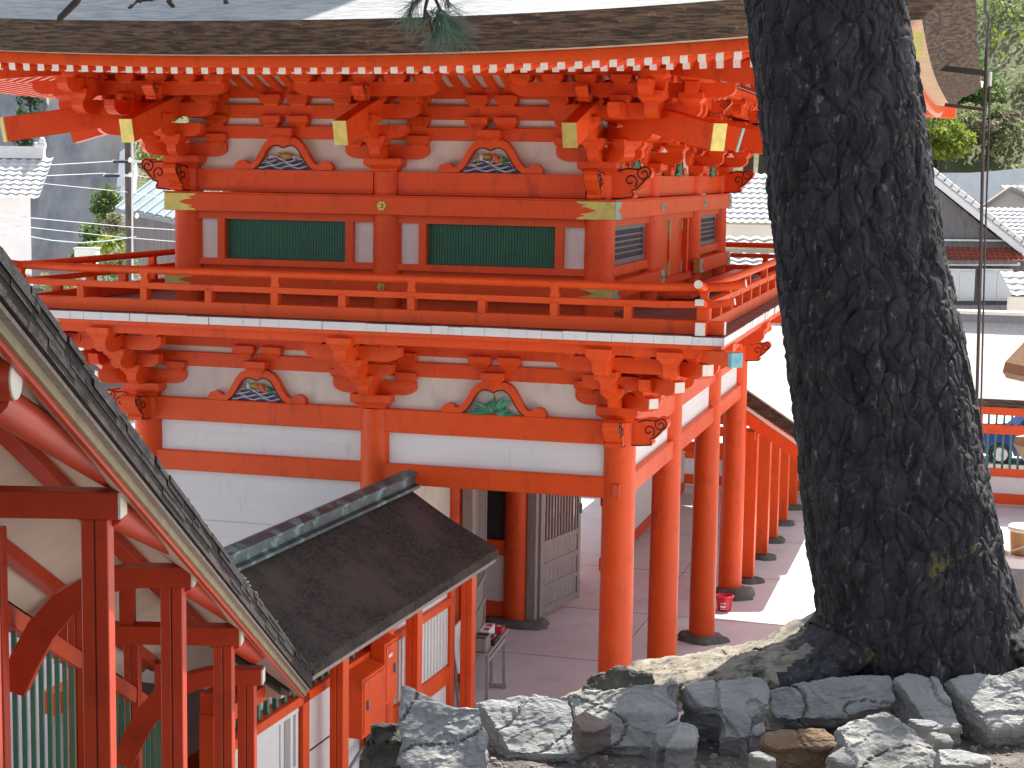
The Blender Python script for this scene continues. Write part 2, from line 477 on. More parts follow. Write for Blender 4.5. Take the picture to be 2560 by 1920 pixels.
class Cx:
    # one bracket complex; split=True gives each arm and block an object of its own
    def __init__(s, name, split):
        s.split = split; s.items = []; s.base = MB()
    k = 0
    def jit(s):
        Cx.k += 1
        return (Cx.k * 17 % 61) * .00025
    def arm(s, o, u, n, L0, L1, h, t=.125):
        j = s.jit(); t += j; o = Vector(o) + Z3 * (j * .4); h += j * .3
        p = armprof(L0, L1, h); mb = s.base if not s.split else MB()
        mb.prism(p, o, u, Z3, n, t)
        if s.split: s.items.append(("bracket_arm", mb))
    def rarm(s, o, u, n, L0, L1, h, t=.125, cap=None):
        j = s.jit(); t += j; o = Vector(o) + Z3 * (j * .4)
        mb = s.base if not s.split else MB()
        p = [(L0, 0), (L1 - .12, 0), (L1 - .02, h * .22), (L1, h * .35), (L1, h), (L0, h)]
        mb.prism(p, o, u, Z3, n, t)
        if cap:
            oo = Vector(o) + Vector(u) * (L1 + .006)
            mb.prism([(-t * .44, h * .28), (t * .44, h * .28), (t * .44, h * .98), (-t * .44, h * .98)], oo, n, Z3, u, .012, mi=1)
        if s.split: s.items.append(("bracket_arm", mb))
    def blk(s, c, sz, h, u=X3, v=Y3):
        j = s.jit(); sz += j; c = Vector(c) + Z3 * (j * .3)
        mb = s.base if not s.split else MB()
        block(mb, c, sz, h, u, v)
        if s.split: s.items.append(("bearing_block", mb))
    def done(s, name="bracket_set"):
        o = s.base.build(name, ['red', 'endwhite'], gate, .006)
        for nm, mb in s.items: mb.build(nm, ['red', 'endwhite'], o, .005)
        return o

def lower_complex(cx, cy, f, a, split=True, wall_l=True, wall_r=True, base=True, cross=True):
    f = Vector(f); a = Vector(a); c = Vector((cx, cy, 0))
    q = Cx("b", split)
    if base: block(q.base, (cx, cy, 4.585), .52, .185)
    l0, l1 = (-.56 if wall_l else 0), (.56 if wall_r else 0)
    q.arm(c + Z3 * 4.755, a, f, l0, l1, .175)
    q.arm(c + Z3 * 4.757, f, a, -.3, .50, .17)
    for t in (-.43, .43):
        if (t < 0 and wall_l) or (t > 0 and wall_r): q.blk(c + a * t + Z3 * 4.90, .27, .155)
    if (wall_l and wall_r): 
        for t in (-.43, .43): q.blk(c + a * t + Z3 * 5.145, .27, .155)
    q.blk(c + f * .42 + Z3 * 4.90, .27, .14)
    q.arm(c + Z3 * 5.0, f, a, -.3, .90, .175)
    q.blk(c + f * .82 + Z3 * 5.145, .27, .135)
    if cross: q.arm(c + f * .42 + Z3 * 5.01, a, f, -.38 if wall_l else 0, .38 if wall_r else 0, .165)
    q.arm(c + Z3 * 5.255, f, a, -.3, 1.31, .185, .15)
    q.blk(c + f * 1.22 + Z3 * 5.43, .29, .15)
    if cross:
        q.arm(c + f * .82 + Z3 * 5.265, a, f, -.62 if wall_l else 0, .62 if wall_r else 0, .175)
        for t in (-.48, 0, .48):
            if (t < 0 and not wall_l) or (t > 0 and not wall_r): continue
            q.blk(c + f * .82 + a * t + Z3 * 5.425, .25, .12)
    return q.done()
def corner_lower(sx, sy, cx, cy, split):
    f1 = Vector((0, sy, 0)); a1 = Vector((1, 0, 0)); f2 = Vector((sx, 0, 0)); a2 = Vector((0, 1, 0))
    lower_complex(cx, cy, f1, a1, split, wall_l=sx > 0, wall_r=sx < 0)
    lower_complex(cx, cy, f2, a2, split, wall_l=sy > 0, wall_r=sy < 0, base=False)
    q = Cx("d", split)
    d = Vector((sx, sy, 0)).normalized(); n = Vector((-d.y, d.x, 0)); c = Vector((cx, cy, 0))
    s2 = sqrt(2)
    q.rarm(c + Z3 * 4.76, d, n, 0, .47 * s2 + .03, .17, .14, True)
    q.rarm(c + Z3 * 5.01, d, n, 0, .84 * s2 + .03, .175, .14, True)
    q.rarm(c + Z3 * 5.265, d, n, 0, 1.22 * s2 + .03, .18, .15, True)
    q.blk(c + d * (.42 * s2 - .06) + Z3 * 4.925, .25, .11, d, n)
    q.blk(c + d * (.82 * s2 - .06) + Z3 * 5.18, .25, .11, d, n)
    q.blk(c + d * (1.2 * s2 - .10) + Z3 * 5.44, .25, .11, d, n)
    # arms carried round the corner at the second step
    for f, a in ((f1, f2), (f2, f1)):
        q.arm(c + a * .82 + Z3 * 5.255, f, a, .5, 1.31, .185, .15)
        q.blk(c + a * .82 + f * 1.22 + Z3 * 5.43, .29, .15)
        q.arm(c + f * .82 + Z3 * 5.262, a, f, 0, 1.0, .178)
        q.blk(c + f * .82 + a * .42 + Z3 * 5.425, .25, .12)
        q.arm(c + f * .42 + Z3 * 5.008, a, f, 0, .72, .165)
        q.blk(c + f * .42 + a * .42 + Z3 * 5.16, .25, .12)
    q.done("corner_bracket_set")
lower_complex(XC[1], 0, (0, -1, 0), (1, 0, 0))
corner_lower(1, -1, 0, 0, True)
corner_lower(-1, -1, XC[2], 0, True)
for j in (1, 2): lower_complex(0, YC[j], (1, 0, 0), (0, 1, 0), True)
corner_lower(1, 1, 0, YL, False)
corner_lower(-1, 1, XC[2], YL, False)
lower_complex(XC[1], YL, (0, 1, 0), (1, 0, 0), False)
for j in (1, 2): lower_complex(XL, YC[j], (-1, 0, 0), (0, 1, 0), False)

def ring(o, z0, z1, t, name, m='red', x0=XL, x1=0.0, y0=0.0, y1=YL, ext=0.0, bv=.008):
    # four beams round the building at outward offset o
    for y in (y0 - o, y1 + o): MB().box(x0 - o - ext, x1 + o + ext, y - t / 2, y + t / 2, z0, z1).build(name, m, gate, bv)
    for x in (x0 - o, x1 + o): MB().box(x - t / 2, x + t / 2, y0 - o + t / 2 + .002, y1 + o - t / 2 - .002, z0 + .002, z1 - .002).build(name, m, gate, bv)
ring(0, 4.998, 5.185, .135, "wall_plate_beam")
ring(0, 5.262, 5.44, .135, "wall_plate_beam", ext=0)
ring(1.22, 5.515, 5.634, .14, "balcony_beam", ext=.12)
ring(.82, 5.522, 5.634, .12, "balcony_beam")
for y, f in ((0.0, -1), (YL, 1)):
    for xc in (-A_ / 2 - .0, -A_ * 1.5):
        for s_ in (-.19, .19):
            if f < 0: block(MB(), (0, 0, 0), 1, 1)
            b_ = MB(); block(b_, (xc + s_, y, 5.145), .29, .155); b_.build("bearing_block", 'red', gate, .005)
for x in (0.0,):
    for yc in ((YC[0] + YC[1]) / 2, (YC[1] + YC[2]) / 2, (YC[2] + YC[3]) / 2):
        for s_ in (-.19, .19):
            b_ = MB(); block(b_, (x, yc + s_, 5.145), .29, .155); b_.build("bearing_block", 'red', gate, .005)

# hip beam carrying the balcony corner, with a blue sheathed end
for sx, sy, cx, cy in ((1, -1, 0, 0), (-1, -1, XL, 0), (1, 1, 0, YL), (-1, 1, XL, YL)):
    d = Vector((sx, sy, 0)).normalized(); c = Vector((cx, cy, 5.553))
    MB().beam(c + d * .9, c + d * (1.615 * sqrt(2)), .15, .155).build("hip_beam", 'red', gate, .006)
    MB().beam(c + d * (1.615 * sqrt(2) - .05), c + d * (1.615 * sqrt(2) + .012), .156, .161).build("beam_end_plate", 'blue', gate)
# --- frog-leg struts with painted carvings
FO = [(.67, 0), (.675, .05), (.64, .095), (.585, .115), (.53, .105), (.485, .065), (.43, .075), (.375, .14), (.33, .22), (.285, .30), (.225, .37), (.15, .405), (.08, .41)]
FI = [(.40, 0), (.335, .05), (.28, .13), (.235, .21), (.19, .27), (.13, .305), (.06, .30), (0, .27)]
def frog(cx, cy, z, f, a, carving, m='red'):
    f = Vector(f); a = Vector(a)
    c = Vector((cx, cy, z)) + f * .085
    outl = FO + [(-x, y) for x, y in FO[::-1]]
    inl = [(-x, y) for x, y in FI] + [(x, y) for x, y in FI[::-1][1:]]
    prof = outl + inl
    mb = MB(); mb.prism(prof, c, a, Z3, -f if a.cross(Z3).dot(f) < 0 else f, .11)
    o = mb.build("frog_leg_strut", m, gate, .006)
    ln = MB()
    for sg in (1, -1):
        ln.tube([c + a * (sg * x) + Z3 * y + f * .058 for x, y in FI], .007, 5)
    ln.build("outline", 'black', o)
    b_ = MB(); block(b_, Vector((cx, cy, z + .375)) + f * .07, .30, .15); b_.build("bearing_block", 'red', o, .005)
    # carving
    rnd = random.Random(int(cx * 31 + cy * 17 + z * 7))
    def P(x, y, d=.02): return c + a * x + Z3 * y + f * d
    def inside(x, y):
        # half-width of the opening at height y
        ys = [p[1] for p in FI[:6]]; xs = [p[0] for p in FI[:6]]
        if y >= .30: return 0
        for i in range(5):
            if ys[i] <= y <= ys[i + 1]:
                t = (y - ys[i]) / (ys[i + 1] - ys[i]); return xs[i] + t * (xs[i + 1] - xs[i])
        return .10
    back = MB(); back.prism([(-x, y) for x, y in FI] + [(x, y) for x, y in FI[::-1][1:]], P(0, 0, -.045), a, Z3, -f if a.cross(Z3).dot(f) < 0 else f, .02)
    cv = back.build("carving", ['plaster', 'cv_blue', 'cv_white', 'cv_yel', 'cv_green', 'cv_red', 'cv_leaf'], o)
    if carving == 'plant':
        lf = MB()
        for i in range(18):
            ang = pi * (.06 + .88 * i / 17) + rnd.uniform(-.07, .07)
            L = rnd.uniform(.20, .34) * (1 if abs(cos(ang)) > .4 else .8)
            b0 = P(0, .01)
            pts = []
            for t in range(6):
                s_ = t / 5
                x = cos(ang) * L * s_ * 1.12; y = sin(ang) * L * s_ * .95 - .10 * s_ * s_ * abs(cos(ang)) + .012
                y = min(max(y, .012), .285); x = max(-inside(0, y) + .01, min(inside(0, y) - .01, x))
                pts.append(P(x, y, .0 + .05 * sin(s_ * 2.2) + i * .001))
            lf.tube(pts, [.006, .022, .034, .030, .018, .003], 6, mi=rnd.choice((0, 0, 1)))
        lf.tube([P(.02, .10, .03), P(.012, .2, .03), P(.0, .27, .03)], [.008, .016, .012], 6, mi=2)
        lf.build("leaf_relief", ['cv_green', 'cv_leaf', 'cv_yel'], cv)
    else:
        wv = MB()
        for k_, y0 in enumerate((.015, .055, .095, .13)):
            hw = inside(0, y0) - .02
            if hw < .05: continue
            n = 22
            for mi_, dy, rr in ((0, 0, .022), (1, .018, .009)):
                pts = []
                for i in range(n):
                    x = -hw + 2 * hw * i / (n - 1)
                    pts.append(P(x, y0 + dy + .016 * sin(x * 24 + k_ * 1.7), .0 + .012 * mi_ + .008 * sin(x * 18 + k_)))
                wv.tube(pts, rr, 5, mi=mi_)
        wv.build("wave_relief", ['cv_blue', 'cv_white'], cv)
        fg = MB()
        if carving == 'gold':
            fg.ell(P(.03, .175, .01), .085, .04, .040, 1, 10, 7); fg.ell(P(-.06, .20, .02), .03, .025, .022, 1)
            for sx in (-.14, .14, .20, -.19):
                pts = [P(sx + .028 * cos(t) * (1 - t / 9), .15 + .03 * sin(t) * (1 - t / 9), .015) for t in [q * .5 for q in range(12)]]
                fg.tube(pts, .008, 5, mi=0)
        else:
            fg.ell(P(.05, .19, .015), .045, .03, .05, 3); fg.ell(P(.085, .15, .02), .04, .02, .035, 3)
            fg.ell(P(-.05, .20, .01), .07, .03, .035, 1); fg.ell(P(-.13, .19, .015), .035, .025, .045, 0)
            fg.ell(P(.15, .17, .01), .05, .025, .03, 2); fg.ell(P(.19, .13, .01), .05, .02, .03, 2)
            for s_ in (-.17, -.02, .12):
                fg.tube([P(s_, .12, .02), P(s_ + .02, .17, .025), P(s_ - .01, .22, .02)], [.008, .016, .006], 5, mi=rnd.choice((1, 2)))
        fg.build("figure_relief", ['cv_white', 'cv_yel', 'cv_green', 'cv_red'], cv)
M['cv_blue'] = mat("carving_indigo", (0.03, 0.035, 0.10), (0.06, 0.07, 0.16), 30, 0.6, 0.1)
M['cv_white'] = mat("carving_white", (0.55, 0.53, 0.52), rough=0.7)
M['cv_yel'] = mat("carving_ochre", (0.42, 0.27, 0.035), (0.33, 0.20, 0.03), 20, 0.5, 0.1)
M['cv_green'] = mat("carving_green", (0.04, 0.22, 0.11), (0.03, 0.15, 0.08), 18, 0.6, 0.1)
M['cv_leaf'] = mat("carving_pale_green", (0.10, 0.34, 0.20), (0.07, 0.26, 0.15), 18, 0.6, 0.1)
M['cv_red'] = mat("carving_red", (0.55, 0.11, 0.05), rough=0.6)
frog(-A_ / 2, 0, 4.585, (0, -1, 0), (1, 0, 0), 'plant')
frog(-A_ * 1.5, 0, 4.585, (0, -1, 0), (1, 0, 0), 'bird')
for j in range(3): frog(0, (YC[j] + YC[j + 1]) / 2, 4.585, (1, 0, 0), (0, 1, 0), 'bird')
frog((XU[0] + XU[1]) / 2, INS, 7.555, (0, -1, 0), (1, 0, 0), 'bird')
frog((XU[1] + XU[2]) / 2, INS, 7.555, (0, -1, 0), (1, 0, 0), 'gold')
for j in range(3): frog(-INS, (YU[j] + YU[j + 1]) / 2, 7.555, (1, 0, 0), (0, 1, 0), 'plant', 'red')

# --- cloud-shaped beam nosings with scroll lines
NOSE = [(0, 0), (.27, .015), (.285, .05), (.255, .09), (.31, .105), (.36, .15), (.40, .20), (.445, .235), (.465, .29), (.445, .34), (.40, .365), (.35, .36), (.32, .335), (.27, .345), (.20, .345), (.12, .32), (0, .315)]
def spiral(cx, cy, r, t0, t1, n=16, k=.75):
    return [(cx + r * (1 - k * i / (n - 1)) * cos(t0 + (t1 - t0) * i / (n - 1)), cy + r * (1 - k * i / (n - 1)) * sin(t0 + (t1 - t0) * i / (n - 1))) for i in range(n)]
def nosing(cx, cy, z, d, s=1.0, t=.20, r0=.14):
    d = Vector(d); n = Vector((-d.y, d.x, 0))
    c = Vector((cx, cy, z)) + d * r0
    mb = MB(); mb.prism([(x * s, y * s) for x, y in NOSE], c, d, Z3, -n, t)
    o = mb.build("cloud_nosing", 'red', gate, .008)
    ln = MB()
    def L(p, sd): return c + d * (p[0] * s) + Z3 * (p[1] * s) + n * sd
    curves = [spiral(.375, .275, .075, 1.9, 1.9 + 7.5), spiral(.235, .20, .075, -.9, -.9 - 7.5 + 14.5, 16), [(.10, .30), (.2, .33), (.27, .325), (.33, .32)] + [(.37, .345), (.41, .35), (.435, .33), (.45, .29), (.435, .25), (.39, .215), (.35, .17), (.30, .12), (.25, .10), (.262, .06), (.255, .03), (.12, .012), (0, .012)]]
    for sd in (t / 2 + .002, -t / 2 - .002):
        for cv in curves:
            ln.tube([L(p, sd) for p in cv], .008 * s, 5)
    ln.build("scroll_line", 'black', o)
for cx, dx in ((0, 1), (XL, -1)):
    for cy, dy in ((0, -1), (YL, 1)):
        nosing(cx, cy, 4.285, (dx, 0, 0)); nosing(cx, cy, 4.285, (0, dy, 0))
for cx, dx in ((XU[0], 1), (XU[2], -1)):
    for cy, dy in ((YU[0], -1), (YU[3], 1)):
        nosing(cx, cy, 7.255, (dx, 0, 0), 1.15, .19, .12); nosing(cx, cy, 7.255, (0, dy, 0), 1.0, .17, .12)
# wedge peg on the corner column
MB().box(-.035, .055, -.235, -.18, 3.66, 3.82).build("wedge", 'redold', gate, .004)

# --- balcony
BO = 1.435
fl = MB()
fl.box(XL - BO + .02, BO - .02, -BO + .02, YL + BO - .02, 5.634, 5.682)
fl.build("balcony_soffit", 'red', gate)
for rect in ((XL - BO, BO, -BO, INS), (XL - BO, BO, YL - INS, YL + BO), (XL - BO, XL + INS, INS + .001, YL - INS - .001), (-INS, BO, INS + .001, YL - INS - .001)):
    x0, x1, y0, y1 = rect
    mb = MB(); horizontal = (x1 - x0) > (y1 - y0)
    rnd = random.Random(3)
    if horizontal:
        p = x0
        while p < x1 - .02:
            wd = rnd.uniform(.17, .30); q = min(p + wd, x1)
            o0 = len(mb.f)
            e = rnd.uniform(-.006, .006)
            yy0, yy1 = (y0 + e, y1) if y0 < 0 else (y0, y1 + e)
            mb.box(p + .0015, q - .0015, yy0, yy1, 5.684, 5.776 + rnd.uniform(-.003, .004))
            for fi in range(o0, len(mb.f)):
                cy_ = sum(mb.v[i][1] for i in mb.f[fi]) / len(mb.f[fi])
                if abs(cy_ - (yy0 if y0 < 0 else yy1)) < 1e-4: mb.mi[fi] = 1
            p = q
    else:
        p = y0
        while p < y1 - .02:
            wd = rnd.uniform(.17, .30); q = min(p + wd, y1)
            o0 = len(mb.f); e = rnd.uniform(-.006, .006)
            xx0, xx1 = (x0 + e, x1) if x0 < -5 else (x0, x1 + e)
            mb.box(xx0, xx1, p + .0015, q - .0015, 5.684, 5.776 + rnd.uniform(-.003, .004))
            for fi in range(o0, len(mb.f)):
                cx_ = sum(mb.v[i][0] for i in mb.f[fi]) / len(mb.f[fi])
                if abs(cx_ - (xx0 if x0 < -5 else xx1)) < 1e-4: mb.mi[fi] = 1
            p = q
    mb.build("balcony_floor", ['floorwood', 'white'], gate)
# right end of the front strip closes the corner
MB().box(BO + .001, BO + .012, -BO + .002, INS, 5.685, 5.775).build("floor_edge", 'white', gate)
MB().box(XL - BO - .012, XL - BO - .001, -BO + .002, INS, 5.685, 5.775).build("floor_edge", 'white', gate)

RO = 1.17
def rail_side(p0, p1, out, name_s):
    # p0->p1 corner to corner along one side; rails run past the corners with white ends
    p0 = Vector(p0); p1 = Vector(p1); d = (p1 - p0).normalized(); L = (p1 - p0).length
    rl = MB().beam(p0 - d * .24 + Z3 * 5.86, p1 + d * .24 + Z3 * 5.86, .12, .155).build("railing", ['red'], gate, .006)
    for pp, s_ in ((p0 - d * .243, -1), (p1 + d * .243, 1)):
        MB().beam(pp + d * s_ * -.002 + Z3 * 5.86, pp + d * s_ * .004 + Z3 * 5.86, .112, .146).build("rail_end", 'endwhite', rl)
    for s_ in (0, 1):
        # middle rail bends up gently beyond the corner post
        pass
    pts = [p0 - d * .34 + Z3 * 6.165, p0 - d * .1 + Z3 * 6.125, p0 + d * .5 + Z3 * 6.108, p1 - d * .5 + Z3 * 6.108, p1 + d * .1 + Z3 * 6.125, p1 + d * .34 + Z3 * 6.165]
    mr = MB()
    for i in range(5): mr.beam(pts[i], pts[i + 1] + (pts[i + 1] - pts[i]).normalized() * .004, .105, .075)
    mr.build("middle_rail", 'red', rl, .004)
    for a, b in ((0, 1), (5, 4)):
        v = (pts[a] - pts[b]).normalized()
        MB().beam(pts[a] + v * .001, pts[a] + v * .008, .098, .07).build("rail_end", 'endwhite', rl)
    z = 6.30
    tp = [p0 - d * .46 + Z3 * (z + .075), p0 - d * .25 + Z3 * (z + .035), p0 + Z3 * (z + .012), p0 + d * .7 + Z3 * z, p1 - d * .7 + Z3 * z, p1 + Z3 * (z + .012), p1 + d * .25 + Z3 * (z + .035), p1 + d * .46 + Z3 * (z + .075)]
    MB().tube(tp, .05, 12).build("top_rail", 'red', rl)
    for a, b in ((0, 1), (7, 6)):
        v = (tp[a] - tp[b]).normalized()
        MB().cyl(tp[a] + v * .0, tp[a] + v * .007, .047, .047, 12).build("rail_end", 'endwhite', rl)
    n = round(L / .877); st = L / n
    for i in range(n + 1):
        c = p0 + d * (i * st)
        big = i in (0, n)
        MB().beam(c + Z3 * 5.93, c + Z3 * 6.09, .13 if not big else .15, .09 if not big else .13, up=d).build("baluster", 'red', rl, .004)
        if i % 2 == 0:
            nn = Vector((-d.y, d.x, 0))
            wv = .055
            prof = [(-wv, 0), (wv, 0), (wv, .045), (wv * .72, .07), (wv * .72, .10), (wv, .13), (wv, .165), (-wv, .165), (-wv, .13), (-wv * .72, .10), (-wv * .72, .07), (-wv, .045)]
            MB().prism(prof, c + Z3 * 6.13, d, Z3, -nn, .09).build("strut", 'red', rl, .003)
c00 = (XL - RO, -RO, 0); c10 = (RO, -RO, 0); c11 = (RO, YL + RO, 0); c01 = (XL - RO, YL + RO, 0)
rail_side(c00, c10, (0, -1, 0), "front"); rail_side(c10, c11, (1, 0, 0), "right"); rail_side(c01, c11, (0, 1, 0), "back"); rail_side(c00, c01, (-1, 0, 0), "left")

# --- upper storey: columns, beams, windows
for i, x in enumerate(XU):
    for j, y in enumerate(YU):
        if i == 1 and j in (1, 2): continue
        MB().cyl((x, y, 5.77), (x, y, 7.55), .195, .185, 26).build("column", 'red', gate)
def walls_u(p0, p1, n, kind):
    # one upper bay between column centres p0,p1 ; n outward normal
    p0 = Vector(p0); p1 = Vector(p1); n = Vector(n)
    d = (p1 - p0).normalized(); L = (p1 - p0).length
    def b(a0, a1, z0, z1, t, off, name, m, par=gate, bv=.006):
        c = p0 + d * ((a0 + a1) / 2) + n * off
        return MB().prism([(-(a1 - a0) / 2, z0), ((a1 - a0) / 2, z0), ((a1 - a0) / 2, z1), (-(a1 - a0) / 2, z1)], c, d, Z3, n if d.cross(Z3).dot(n) > 0 else -n, t).build(name, m, par, bv)
    e = .17
    b(e, L - e, 7.262, 7.548, .20, 0, "tie_beam", 'red')
    b(e, L - e, 6.905, 7.02, .14, .02, "window_head", 'red')
    b(.005, L - .005, 7.55, 8.66, .04, -.02 if n.y else -.017, "plaster_panel", 'plaster', bv=0)
    if kind == 'win':
        b(e, L - e, 6.305, 6.388, .14, .02, "window_sill", 'red')
        b(e, L - e, 5.78, 6.31, .06, -.03, "wall_panel", 'red', bv=0)
        half = (1.69 + .19) / 2
        c = L / 2 + (.0)
        b(e, c - half, 6.386, 6.907, .05, -.02, "wall_panel", 'white', bv=0)
        b(c + half, L - e, 6.386, 6.907, .05, -.02, "wall_panel", 'white', bv=0)
        wf = b(c - half, c - half + .10, 6.386, 6.907, .15, .02, "window", 'red')
        b(c + half - .10, c + half, 6.386, 6.907, .15, .02, "frame", 'red', wf)
        b(c - half + .10, c + half - .10, 6.386, 6.907, .03, -.045, "window_board", 'green', wf, 0)
        mb = MB(); nn = 46; w0 = c - half + .10; ww = 2 * half - .2
        for i in range(nn):
            q = p0 + d * (w0 + ww * (i + .5) / nn) + n * (-.01)
            mb.beam(q + Z3 * 6.39, q + Z3 * 6.905, .014, .031, up=d)
        mb.build("lattice_bar", 'green', wf)
    elif kind == 'grille':
        b(e, L - e, 6.28, 6.40, .14, .02, "window_sill", 'red')
        b(e, L - e, 5.78, 6.285, .06, -.03, "wall_panel", 'red', bv=0)
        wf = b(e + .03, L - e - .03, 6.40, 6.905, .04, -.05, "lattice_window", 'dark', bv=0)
        fr = MB()
        def fb(a0, a1, z0, z1, t, off):
            cc = p0 + d * ((a0 + a1) / 2) + n * off
            fr.prism([(-(a1 - a0) / 2, z0), ((a1 - a0) / 2, z0), ((a1 - a0) / 2, z1), (-(a1 - a0) / 2, z1)], cc, d, Z3, n if d.cross(Z3).dot(n) > 0 else -n, t)
        fb(e + .03, L - e - .03, 6.40, 6.47, .06, 0); fb(e + .03, L - e - .03, 6.845, 6.903, .06, 0)
        fb(e + .03, e + .09, 6.47, 6.845, .06, 0); fb(L - e - .09, L - e - .03, 6.47, 6.845, .06, 0)
        for i in range(4): fb(e + .09, L - e - .09, 6.53 + i * .075, 6.555 + i * .075, .03, 0)
        k_ = int((L - .5) / .075)
        for i in range(k_): fb(e + .1 + i * .075, e + .118 + i * .075, 6.47, 6.845, .022, -.012)
        fr.build("lattice", 'greymetal', wf)
        for z in (6.42, 6.87):
            c = p0 + d * (L - e - .06) + n * .035
            MB().beam(c + Z3 * (z - .03), c + Z3 * (z + .03), .05, .006, up=n).build("corner_fitting", 'teal', wf)
    elif kind == 'door':
        b(e, L - e, 5.95, 6.06, .16, .03, "threshold", 'red')
        b(e, L - e, 5.78, 5.95, .06, -.03, "wall_panel", 'red', bv=0)
        b(e, e + .10, 6.06, 6.905, .14, .04, "door_jamb", 'red'); b(L - e - .80, L - e - .68, 6.06, 6.905, .16, .06, "door_jamb", 'red')
        b(L - e - .68, L - e, 6.06, 6.905, .05, -.06, "wall_panel", 'red', bv=0)
        a0, a1 = e + .10, L - e - .80; mid = (a0 + a1) / 2 + .05
        for q0, q1 in ((a0, mid - .008), (mid + .008, a1)):
            dr = b(q0, q1, 6.065, 6.90, .06, .03, "door_leaf", 'red')
            for z0, z1 in ((6.075, 6.26), (6.72, 6.89)):
                for r0, r1 in ((q0 + .01, q0 + .09), (q1 - .09, q1 - .01)):
                    b(r0, r1, z0, z1, .008, .065, "corner_fitting", 'teal', dr, 0)
            if q0 == a0:
                b(q1 - .05, q1 + .03, 6.065, 6.30, .02, .075, "astragal", 'gold', dr, 0); b(q1 - .05, q1 + .03, 6.6, 6.90, .02, .075, "astragal", 'gold', dr, 0); b(q1 - .05, q1 + .03, 6.30, 6.6, .02, .075, "astragal", 'red', dr, 0)
for i in (0, 1):
    walls_u((XU[i + 1], YU[0], 0), (XU[i], YU[0], 0), (0, -1, 0), 'win')
    walls_u((XU[i + 1], YU[3], 0), (XU[i], YU[3], 0), (0, 1, 0), 'win')
for j, kd in enumerate(('grille', 'door', 'grille')):
    walls_u((XU[0], YU[j], 0), (XU[0], YU[j + 1], 0), (1, 0, 0), kd)
    walls_u((XU[2], YU[j], 0), (XU[2], YU[j + 1], 0), (-1, 0, 0), kd)
# nageshi rails wrapping the columns: upper (7.02-7.25) and lower (6.01-6.22)
NO = INS - .24       # outer face offset from the lower grid
XN0, XN1, YN0, YN1 = XL + NO, -NO, NO, YL - NO
def nageshi(z0, z1, sides, t=.10):
    if 'f' in sides: MB().box(XN0, XN1, YN0, YN0 + t, z0, z1).box(XN0 - .012, XN1 + .012, YN0 - .012, YN0 + t, z1 + .0005, z1 + .022).build("rail_beam", 'red', gate, .006)
    if 'b' in sides: MB().box(XN0, XN1, YN1 - t, YN1, z0, z1).build("rail_beam", 'red', gate, .006)
    if 'r' in sides: MB().box(XN1 - t, XN1 - .001, YN0 + t + .001, YN1 - t - .001, z0, z1).box(XN1 - t, XN1 + .012, YN0 + t + .001, YN1 - t, z1 + .0005, z1 + .022).build("rail_beam", 'red', gate, .006)
    if 'l' in sides: MB().box(XN0 + .001, XN0 + t, YN0 + t + .001, YN1 - t - .001, z0, z1).build("rail_beam", 'red', gate, .006)
nageshi(7.006, 7.232, 'fbrl')
nageshi(5.995, 6.215, 'fbl')
for y0, y1 in ((YN0 + .101, YU[1] + .28), (YU[2] - .30, YN1)):
    o = MB().box(XN1 - .10, XN1 - .001, y0, y1, 6.02, 6.245).build("rail_beam", 'red', gate, .006)
MB().box(XN1 - .10, XN1, YU[2] - .305, YU[2] - .301, 6.022, 6.243).build("beam_end_plate", 'gold', gate)
# door step boards
MB().box(XN1 + .01, XN1 + .42, YU[1] + .1, YN1 + .6, 5.84, 5.89).box(XN1 + .05, XN1 + .10, YU[1] + .4, YU[1] + .5, 5.778, 5.84).build("door_step", 'redold', gate, .005)
# gilt corner plates: a swallow-tailed sheet on each rail end
def plate(corner, d, n, z0, z1, L, m):
    corner = Vector(corner); d = Vector(d); n = Vector(n); h = z1 - z0
    pr_ = [(0, .004), (L, .004), (L - .05, h * .14), (L - .13, h * .20), (L - .06, h * .30), (L - .16, h * .36), (L - .26, h * .5), (L - .16, h * .64), (L - .06, h * .70), (L - .13, h * .80), (L - .05, h * .86), (L, h - .004), (0, h - .004)]
    s_ = n if d.cross(Z3).dot(n) > 0 else -n
    MB().prism(pr_, corner + Z3 * z0 + n * .004, d, Z3, s_, .006).build("corner_plate", m, gate)
for z0, z1 in ((7.006, 7.232), (5.995, 6.215)):
    plate((XN1, YN0, 0), (-1, 0, 0), (0, -1, 0), z0, z1, .50, 'gold')
    plate((XN0, YN0, 0), (1, 0, 0), (0, -1, 0), z0, z1, .46, 'gold')
    plate((XN1, YN0, 0), (0, 1, 0), (1, 0, 0), z0, z1, .40, 'teal')
    plate((XN1, YN1, 0), (0, -1, 0), (1, 0, 0), z0, z1, .40, 'teal')
plate((XN1, YU[1] + .28, 0), (0, -1, 0), (1, 0, 0), 6.02, 6.245, .36, 'teal')
plate((XN1, YU[2] - .30, 0), (0, 1, 0), (1, 0, 0), 6.02, 6.245, .36, 'teal')
# hexagonal nail covers
def nail(c, n, m='gold', r=.072):
    c = Vector(c); n = Vector(n)
    MB().cyl(c, c + n * .018, r, r * .86, 6, sm=False).cyl(c + n * .018, c + n * .05, .03, .018, 10).build("nail_cover", m, gate)
nail((XU[1], YN0, 7.12), (0, -1, 0)); nail((XU[1], YN0, 6.10), (0, -1, 0), 'gold', .06)
for j in (1, 2): nail((XN1, YU[j] + (0.0), 7.12), (1, 0, 0), 'teal')

